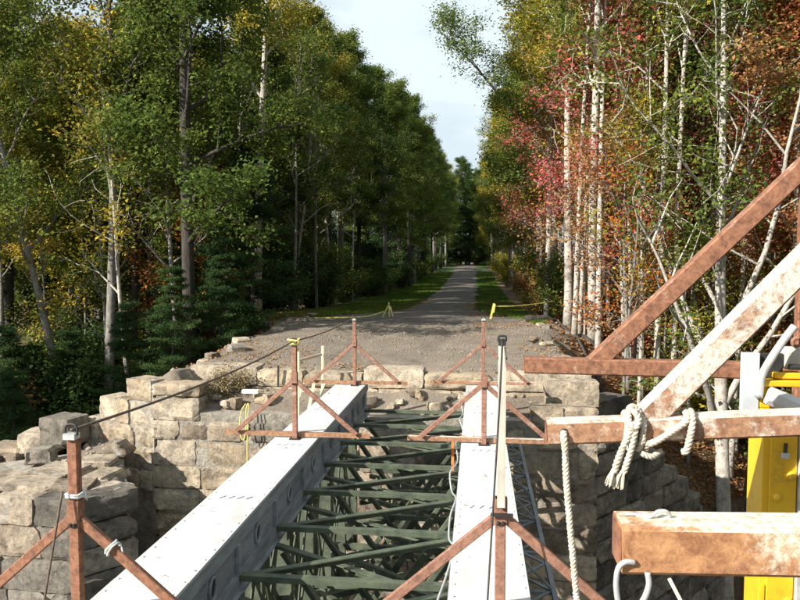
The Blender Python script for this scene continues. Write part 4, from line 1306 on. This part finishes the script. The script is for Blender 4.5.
fill(24, (-15, -7.0), (17, 28), ["shrub1", "shrub2"], rl, [L_DARK, L_GREEN, L_DARK, L_YELLOW], [B_DARK, B_GREY], (.8, 1.3), "shrub", "LEAF shrub with BARK stems under the trees left of the fill", "shrubs under the left wood", 1.0, PS, "shrub")
fill(46, (-9.0, -6.0), (23, 116), ["shrub1", "shrub2"], rl, [L_DARK, L_DARK, L_GREEN], [B_DARK, B_GREY], (.8, 1.3), "shrub", "LEAF shrub with BARK stems under the row left of the trail", "shrubs under the left row", 1.2, PS, "shrub")
fill(8, (-13, -7), (16, 24), ["sap1", "sap2", "dead"], rl, [L_YELLOW, L_YELLOW, L_GREEN], [B_PALE, B_GREY], (.8, 1.2), "sapling", "thin BARK stemmed LEAF sapling in the left wood", "saplings of the left wood", 1.0, None, "sapling")
fill(10, (-8.6, -6.2), (22.5, 40), ["sap1", "dead"], rl, [L_GREEN], [B_PALE, B_GREY], (.9, 1.3), "sapling", "thin pale stem in the shade beside the left of the trail", "pale stems left of the trail", 1.0, None, "sapling")

# ------------------------------------------------------------------ far end of the trail
for i, (x, y, kd, s) in enumerate([(-6.5, 118, "oak1", 1.1), (-3.0, 128, "oak2", 1.1), (.5, 132, "oak1", 1.05), (3.5, 124, "oak3", 1.15), (6.5, 116, "oak2", 1.05), (-9, 126, "pine2", 1.25), (9.5, 128, "oak1", 1.15), (-1.5, 140, "pine2", 1.3), (4.5, 141, "oak2", 1.2), (-12, 138, "oak1", 1.2)]):
    plant(kd, x, y, s, i*1.3, L_NEEDLE if "pine" in kd else (L_DARK if i % 2 else L_GREEN), B_DARK, "pine_tree" if "pine" in kd else "oak_tree", "tree closing the view at the far end of the trail", "tree", "trees at the far end of the trail")
for i, (x, y, s) in enumerate([(-5.5, 122, 1.5), (-2.2, 134, 1.9), (1.2, 129, 1.7), (4.2, 133, 1.9), (7.5, 122, 1.6), (-8.5, 132, 1.8), (-5.5, 145, 2.0), (2.5, 148, 2.1), (-0.5, 146, 2.0), (10, 140, 2), (-13, 145, 2), (-3.6, 126, 1.3), (1.6, 124, 1.3), (3.4, 119, 1.2), (-6.6, 117, 1.3)]):
    plant("pine1", x, y, s, i*.9, L_NEEDLE if i % 3 else L_DARK, B_DARK, "pine_tree", "dark pine closing the far end of the trail", "tree", "pines at the far end of the trail")
fill(16, (-40, 40), (150, 190), ["oak1", "oak2", "pine2"], rl, [L_DARK, L_GREEN], [B_DARK], (1.0, 1.25), "oak_tree", "LEAF tree with BARK trunk in the distance beyond the end of the trail", "distant trees beyond the trail", 3.0, None)
fill(34, (-34, -9), (24, 80), ["shrub2"], rl, [L_DARK, L_GREEN], [B_DARK], (1.2, 2.0), "shrub", "tall LEAF undergrowth bush deep in the left wood", "undergrowth deep in the left wood", 1.5, None, "shrub")
fill(20, (7, 34), (24, 70), ["shrub2"], rl, [L_RUST, L_GREEN, L_DARK], [B_GREY], (1.2, 2.0), "shrub", "tall LEAF undergrowth bush deep in the right wood", "undergrowth deep in the right wood", 1.5, None, "shrub")
fill(5, (-21, -13.5), (9.8, 13.5), ["oak3"], rl, [L_GREEN, L_YELLOW], [B_GREY], (.55, .68), "unseen_bank_tree", "low LEAF tree on the stream bank left of the low wall", "trees on the stream bank", 1.8, None)
fill(10, (8.8, 20), (1, 13), ["oak1", "oak3", "oak2"], rl, [L_GREEN, L_YELLOW], [B_GREY], (.85, 1.0), "unseen_bank_tree", "LEAF tree with BARK trunk added out of view right of the bridge", "added unseen trees on the right stream bank", 2.5, None)  # out of view, added to block skylight from the right
for i, (x, y) in enumerate([(7.6, 2.5), (8.2, 5.5), (7.9, 8.6), (10.5, 10.2), (11, 4), (10.8, 7.2)]):  # unseen trees added to keep skylight off the wing wall
    plant("oak3", x, y, .8, i*1.7, L_GREEN, B_GREY, "unseen_bank_tree", "low branched green tree added out of view right of the wing wall", "tree", "added sky blocking trees right of the wing wall", z=-4.6)
fill(8, (5, 26), (-26, -11), ["oak1", "oak2"], rl, [L_GREEN], [B_GREY], (.9, 1.05), "unseen_bank_tree", "LEAF tree with BARK trunk on the near bank behind the bridge", "added unseen trees on the near bank", 3.0, None)  # unseen, added to cut skylight from behind the camera
fill(14, (-9, 7), (112, 126), ["shrub2"], rl, [L_DARK, L_NEEDLE], [B_DARK], (1.0, 1.6), "shrub", "shrub in the dark at the far end of the trail", "shrubs at the far end of the trail", 1.4, None, "shrub", ok=lambda x, y: not (-4.2 < x < 0.6 and y < 121))

# ------------------------------------------------------------------ vegetation: right side
rr = random.Random(31)
GR = "pale trunked trees right of the trail"
RT = [("thin1", 2.62, 20.3, 1.02, 3.6, L_YELLOW, B_PALE, "tall pale tree nearest the trail edge on the right", (0, -.03)),
      ("thin3", 2.98, 18.2, .95, 1.0, L_GREEN, B_PALE, "pale tree leaning left beside the red maples", (0, -.05)),
      ("thin2", 2.25, 22.8, .95, 2.0, L_YELLOW, B_PALE, "slim pale tree holding the barrier tape", (0, -.02)),
      ("pole1", 4.05, 16.2, 1.1, .2, L_GREEN, B_PALE, "pale forked tree above the far rusty beam", (0, .0)),
      ("big", 5.35, 15.0, .98, 2.4, L_GREEN, B_PALE, "thick white trunked tree with spreading limbs behind the brackets", (0, .02)),
      ("thin3", 7.6, 16.6, .95, 4.2, L_RUST, B_PALE, "pale tree leaning right of the thick white tree", (0, .13)),
      ("thin2", 5.1, 19.5, 1.0, 5.0, L_GREEN, B_GREY, "grey tree behind the pale forked tree", (0, -.1)),
      ("thin1", 8.2, 19.0, 1.05, 1.4, L_GREEN, B_PALE, "pale tree at the right edge of the picture", (0, -.16)),
      ("thin3", 3.6, 23.4, 1.0, .9, L_GREEN, B_GREY, "grey tree behind the tree nearest the trail edge", (0, .02)),
      ("thin2", 6.6, 18.2, 1.0, 3.3, L_RUST, B_DARK, "dark leaning tree behind the thick white tree", (0, -.26)),
      ]
PR = []
for kd, x, y, s, rz, lm, bm, lab, tl in RT:
    plant(kd, x, y, s, rz, lm, bm, "pale_tree", lab, "tree", GR, tl); PR.append((x, y))
plant("over", 4.4, 38.5, 1.08, .0, L_GREEN, B_DARK, "oak_tree", "sparse tree reaching a limb out over the trail", "tree", "trees right of the trail")
for i, (kd, x, y, s, lm) in enumerate([("maple", 3.3, 20.4, .92, L_RED), ("maple", 4.3, 18.9, .85, L_RED), ("maple2", 3.6, 16.9, .9, L_RUST), ("maple", 5.2, 21.5, 1.0, L_RED), ("maple2", 2.95, 22.8, .95, L_RUST), ("maple2", 6.9, 17.6, .9, L_ORANGE), ("maple", 2.7, 30.5, .95, L_RED), ("maple2", 4.75, 16.0, .72, L_YELLOW)]):
    lab = ["red maple left of the pale forked tree", "red maple between the pale trees behind the far beam", "small rust leafed maple above the far rusty beam", "tall red maple deep in the right wood", "rust coloured small maple near the trail edge",
           "orange small maple behind the brackets", "red maple leaning out farther along the trail", "small yellow maple beside the thick white tree"][i]
    plant(kd, x, y, s, i*1.1, lm, B_GREY, "maple_tree", lab, "tree", "maples right of the trail")
y = 26.5; q = 0
while y < 114:
    x = float(np.interp(y, [26, 50, 80], [3.1, 2.9, 2.3]))+rr.uniform(-.3, .6)
    plant(rr.choice(["oak1", "oak3", "thin3", "oak2"]), x, y, rr.uniform(.85, 1.02), rr.uniform(0, 6.28), rr.choice([L_GREEN, L_YELLOW, L_GREEN]), rr.choice([B_PALE, B_GREY, B_GREY]), "oak_tree", ORD[q]+" tree from the fill in the row along the right of the trail", "tree", "row of trees right of the trail")
    PR.append((x, y)); y += rr.uniform(3.4, 5.0); q += 1
fill(24, (2.5, 9.5), (15.2, 23), ["pole1", "pole2"], rr, [L_YELLOW, L_RUST, L_GREEN, L_RED], [B_PALE], (.85, 1.1), "slender_tree", "straight slim BARK tree with sparse LEAF leaves right of the fill", "slim pale trees right of the fill", .55, None, ok=lambda x, y: y > 14.9+(x-2.9)*.3 and x > 2.3+max(0, 18-y)*.15)
LBL_R = "LEAF leafed tree with BARK trunk in the wood right of the trail"
fill(15, (5.5, 16), (19.5, 30), ["oak3", "oak1", "thin3", "thin1"], rr, [L_GREEN, L_RUST, L_GREEN, L_RUST], [B_PALE, B_GREY], (.85, 1.05), "oak_tree", LBL_R, "trees of the right-hand wood", 1.9, PR, ok=lambda x, y: y > 17+(x-5)*.25)
fill(18, (6, 28), (29, 48), ["oak1", "oak2", "oak3"], rr, [L_GREEN, L_YELLOW, L_RUST], [B_GREY, B_PALE], (.9, 1.1), "oak_tree", LBL_R, "trees of the right-hand wood", 2.4, PR)
fill(12, (6, 30), (48, 95), ["oak1", "oak2", "oak3"], rr, [L_GREEN, L_DARK], [B_GREY], (.9, 1.1), "oak_tree", LBL_R, "trees of the right-hand wood", 3.2, PR)
fill(48, (2.7, 11), (15.3, 27), ["sap1", "sap2", "dead", "sap1"], rr, [L_RED, L_RUST, L_ORANGE, L_YELLOW], [B_PALE, B_PALE, B_GREY], (.75, 1.25), "sapling", "thin BARK stemmed LEAF sapling in the wood right of the fill", "saplings of the right wood", .5, None, "sapling", ok=lambda x, y: y > 14.9+(x-2.9)*.35)
fill(34, (4.2, 15), (17, 30), ["shrub1", "shrub2", "shrub1"], rr, [L_RUST, L_ORANGE, L_RED, L_RUST, L_YELLOW], [B_GREY], (.7, 1.2), "shrub", "LEAF leafed shrub under the trees right of the fill", "shrubs of the right wood", .9, None, "shrub", ok=lambda x, y: y > 15.2+(x-2.9)*.5)
fill(34, (2.4, 4.5), (23, 116), ["shrub1", "shrub2"], rr, [L_GREEN, L_DARK, L_YELLOW, L_RUST], [B_GREY], (.7, 1.2), "shrub", "LEAF shrub beside the right verge of the trail", "shrubs beside the right verge", 1.1, None, "shrub")
plant("shrub2", 2.95, 22.0, .8, 1.0, L_GREEN, B_GREY, "shrub", "green bush at the foot of the tall pale tree", "shrub", "shrubs beside the right verge")
plant("shrub3", -4.35, 11.5, .42, 2.0, L_STRAW, B_GREY, "shrub", "dry brush growing in the gap behind the left wing wall", "shrub")

# ------------------------------------------------------------------ ground cover
rs = np.random.RandomState(3)
def scatter_pebbles(name, n, xr_, yr_, smin, smax, material, keep=None, label=None):
    x = rs.uniform(*xr_, n); y = rs.uniform(*yr_, n)
    if keep is not None:
        k = keep(x, y); x, y = x[k], y[k]
    n = len(x)
    z = land(x, y)
    s = smin*(smax/smin)**(rs.uniform(0, 1, n)**2.2)
    base = np.array([[1, 0, 0], [0, 1, 0], [-1, 0, 0], [0, -1, 0], [0, 0, .7], [0, 0, -.6]])
    V = base[None]*(1+rs.uniform(-.35, .35, (n, 6, 1)))*s[:, None, None]
    a = rs.uniform(0, 6.28, n); c, sn = np.cos(a)[:, None], np.sin(a)[:, None]
    V = np.stack([V[..., 0]*c-V[..., 1]*sn*rs.uniform(.6, 1, (n, 1)), V[..., 0]*sn+V[..., 1]*c, V[..., 2]], -1)
    V += np.stack([x, y, z+s*.15], 1)[:, None]
    T = np.array([[0, 1, 4], [1, 2, 4], [2, 3, 4], [3, 0, 4], [1, 0, 5], [2, 1, 5], [3, 2, 5], [0, 3, 5]])
    F = (np.arange(n)*6)[:, None, None]+T[None]
    me = np_mesh(name, V.reshape(-1, 3), F.reshape(-1, 3), material)
    o = bpy.data.objects.new(name, me); col.objects.link(o)
    return tag(o, label, "gravel", None, "stuff")
M_PEB = simple("pebble_stone", (.13, .105, .082), (.36, .31, .25), 6, .9, .4, .01)
scatter_pebbles("gravel", 15000, (-6.0, 2.6), (11.8, 19.8), .005, .028, M_PEB, label="loose gravel and chips of stone strewn over the fill")
scatter_pebbles("rubble", 1200, (-8, 1.8), (9.0, 11.7), .015, .09, M_PEB, keep=lambda x, y: (y > front_y(x)+.25), label="rubble and chips lying on the bridge seat and lower wall")
# larger stones along the edges of the fill, one by one
for i in range(34):
    left = i < 20
    x = rng.uniform(-5.6, -4.6) if left else rng.uniform(1.2, 2.4)
    y = rng.uniform(12.3, 21)
    w = rng.uniform(.14, .34)
    a = rng.uniform(-1.2, 1.2)
    U = Vector((math.cos(a), math.sin(a), 0)); N = Vector((U.y, -U.x, 0))
    so = add_stone(None, (x, y, float(land(x, y))+w*.14), w, w*rng.uniform(.4, .7), w*.8, U, N, rng, rng.choice([M_STONE, M_STONE_D, M_STONE_G]), .06, "rock", 7, 5)
    tag(so, "rock lying along the left edge of the fill" if left else "rock lying along the right edge of the fill", "rock", "rocks along the left edge" if left else "rocks along the right edge")

def flat_leaves(name, n, xr_, yr_, size, material, keep, label, lift=.012):
    x = rs.uniform(*xr_, n); y = rs.uniform(*yr_, n)
    k = keep(x, y); x, y = x[k], y[k]
    P = np.stack([x, y, land(x, y)+lift+rs.uniform(0, .03, len(x))], 1)
    me = leaf_cloud(name, P, rs.uniform(0, 1, len(x)), rs, size, .7, 1.6)
    me.materials[0] = material
    o = bpy.data.objects.new(name, me); col.objects.link(o)
    return tag(o, label, "leaves", None, "stuff")
flat_leaves("leaf_litter", 60000, (1.7, 14), (11, 27), .085, L_RUST, lambda x, y: (y > front_y(x)+.25) & (rs.uniform(0, 1, len(x)) < np.clip((x-1.6)*.8+(y > 19)*.25, .05, 1)), "fallen brown leaves covering the bank right of the fill")
flat_leaves("leaf_litter", 30000, (-16, -5.2), (11, 27), .085, L_RUST, lambda x, y: (y > up_y(x)+.3), "fallen brown leaves covering the bank left of the fill")
flat_leaves("leaf_litter", 12000, (-6, 2), (11.9, 40), .06, L_RUST, lambda x, y: fbm(x*.5, y*.5, 61) > np.where(y > 19, -.12, .03), "few dead leaves blown over the gravel fill")

# grass verges
def grass(name, n, xr_, yr_, h, keep, label, material=None):
    x = rs.uniform(*xr_, n); y = yr_[0]+(yr_[1]-yr_[0])*rs.uniform(0, 1, n)**1.7
    k = keep(x, y); x, y = x[k], y[k]; n = len(x)
    B = np.stack([x, y, land(x, y)-.01], 1)
    a = rs.uniform(0, 6.28, n); w = .005*(1+y/14)
    hh = h*rs.uniform(.5, 1.3, n)
    side = np.stack([np.cos(a)*w, np.sin(a)*w, np.zeros(n)], 1)
    ln = rs.normal(size=(n, 2))*.45*hh[:, None]
    tip = B+np.stack([ln[:, 0], ln[:, 1], hh], 1)
    V = np.stack([B-side, B+side, tip], 1)
    me = np_mesh(name, V.reshape(-1, 3), np.arange(n*3).reshape(n, 3), material or M_GRASSB, {"rnd": rs.uniform(0, 1, n), "clump": vnoise(x*.8, y*.8, 71)})
    o = bpy.data.objects.new(name, me); col.objects.link(o)
    return tag(o, label, "grass", None, "stuff")
grass("grass", 60000, (-6.6, -2.9), (19.2, 90), .09, lambda x, y: (x < -2.85-trail_w(y)*1.1+fbm(x*2, y*.8, 85)*1.2) & (y+fbm(x, y*.6, 81)*2.5 > 19.6), "short green grass on the verge left of the trail")
grass("grass", 32000, (-.25, 1.9), (18.5, 90), .09, lambda x, y: (x > -.05+trail_w(y)*.8+fbm(x*2, y*.8, 89)*.9) & (y+fbm(x, y*.6, 83)*2.5 > 18.6), "short green grass on the verge right of the trail")
grass("dry_grass", 4000, (-5.4, 2.2), (11.9, 20), .06, lambda x, y: fbm(x*.6, y*.6, 87) > .09, "dry grass tufts on the gravel fill", L_STRAW)

# logs and dead sticks along the edge of the right bank
for i, (x, y, a, ln, r_) in enumerate([(2.35, 19.2, 1.95, 3.2, .07), (2.6, 17.0, 1.9, 2.6, .05), (1.75, 19.3, .35, .9, .10), (3.1, 15.0, 2.1, 2.0, .05), (4.2, 15.2, 2.5, 1.8, .04)]):
    p = []
    for t in range(7):
        xx, yy = x-math.cos(a)*ln*(t/6-.5)*-1, y+math.sin(a)*ln*(t/6-.5)
        p.append((xx, yy, float(land(xx, yy))+r_*.8+.03*math.sin(t*2.1)))
    tag(MB().tube(p, [r_*(1-.07*t) for t in range(7)], 7).build("log", B_DARK if i < 3 else B_GREY, None, True), ["long dark log along the edge of the right bank", "dark log lower on the right bank", "short dark log at the end of the barrier tape", "grey dead branch near the top of the right wing wall", "grey dead branch on the leafy bank behind the brackets"][i], "log", "logs and branches on the right bank")

# a few blown leaves lying on the girder tops
n = 26
x = np.where(rs.uniform(0, 1, n) < .5, -1.92, .08)+rs.uniform(-.2, .2, n); y = rs.uniform(2.6, 10.3, n)
me = leaf_cloud("blown_leaves", np.stack([x, y, np.full(n, .012)], 1), rs.uniform(0, 1, n), rs, .034, .7, 3.5)
me.materials[0] = L_RUST
o = bpy.data.objects.new("blown_leaves", me); col.objects.link(o)
tag(o, "scattered dead leaves blown onto the white girder tops", "leaves", None, "stuff")
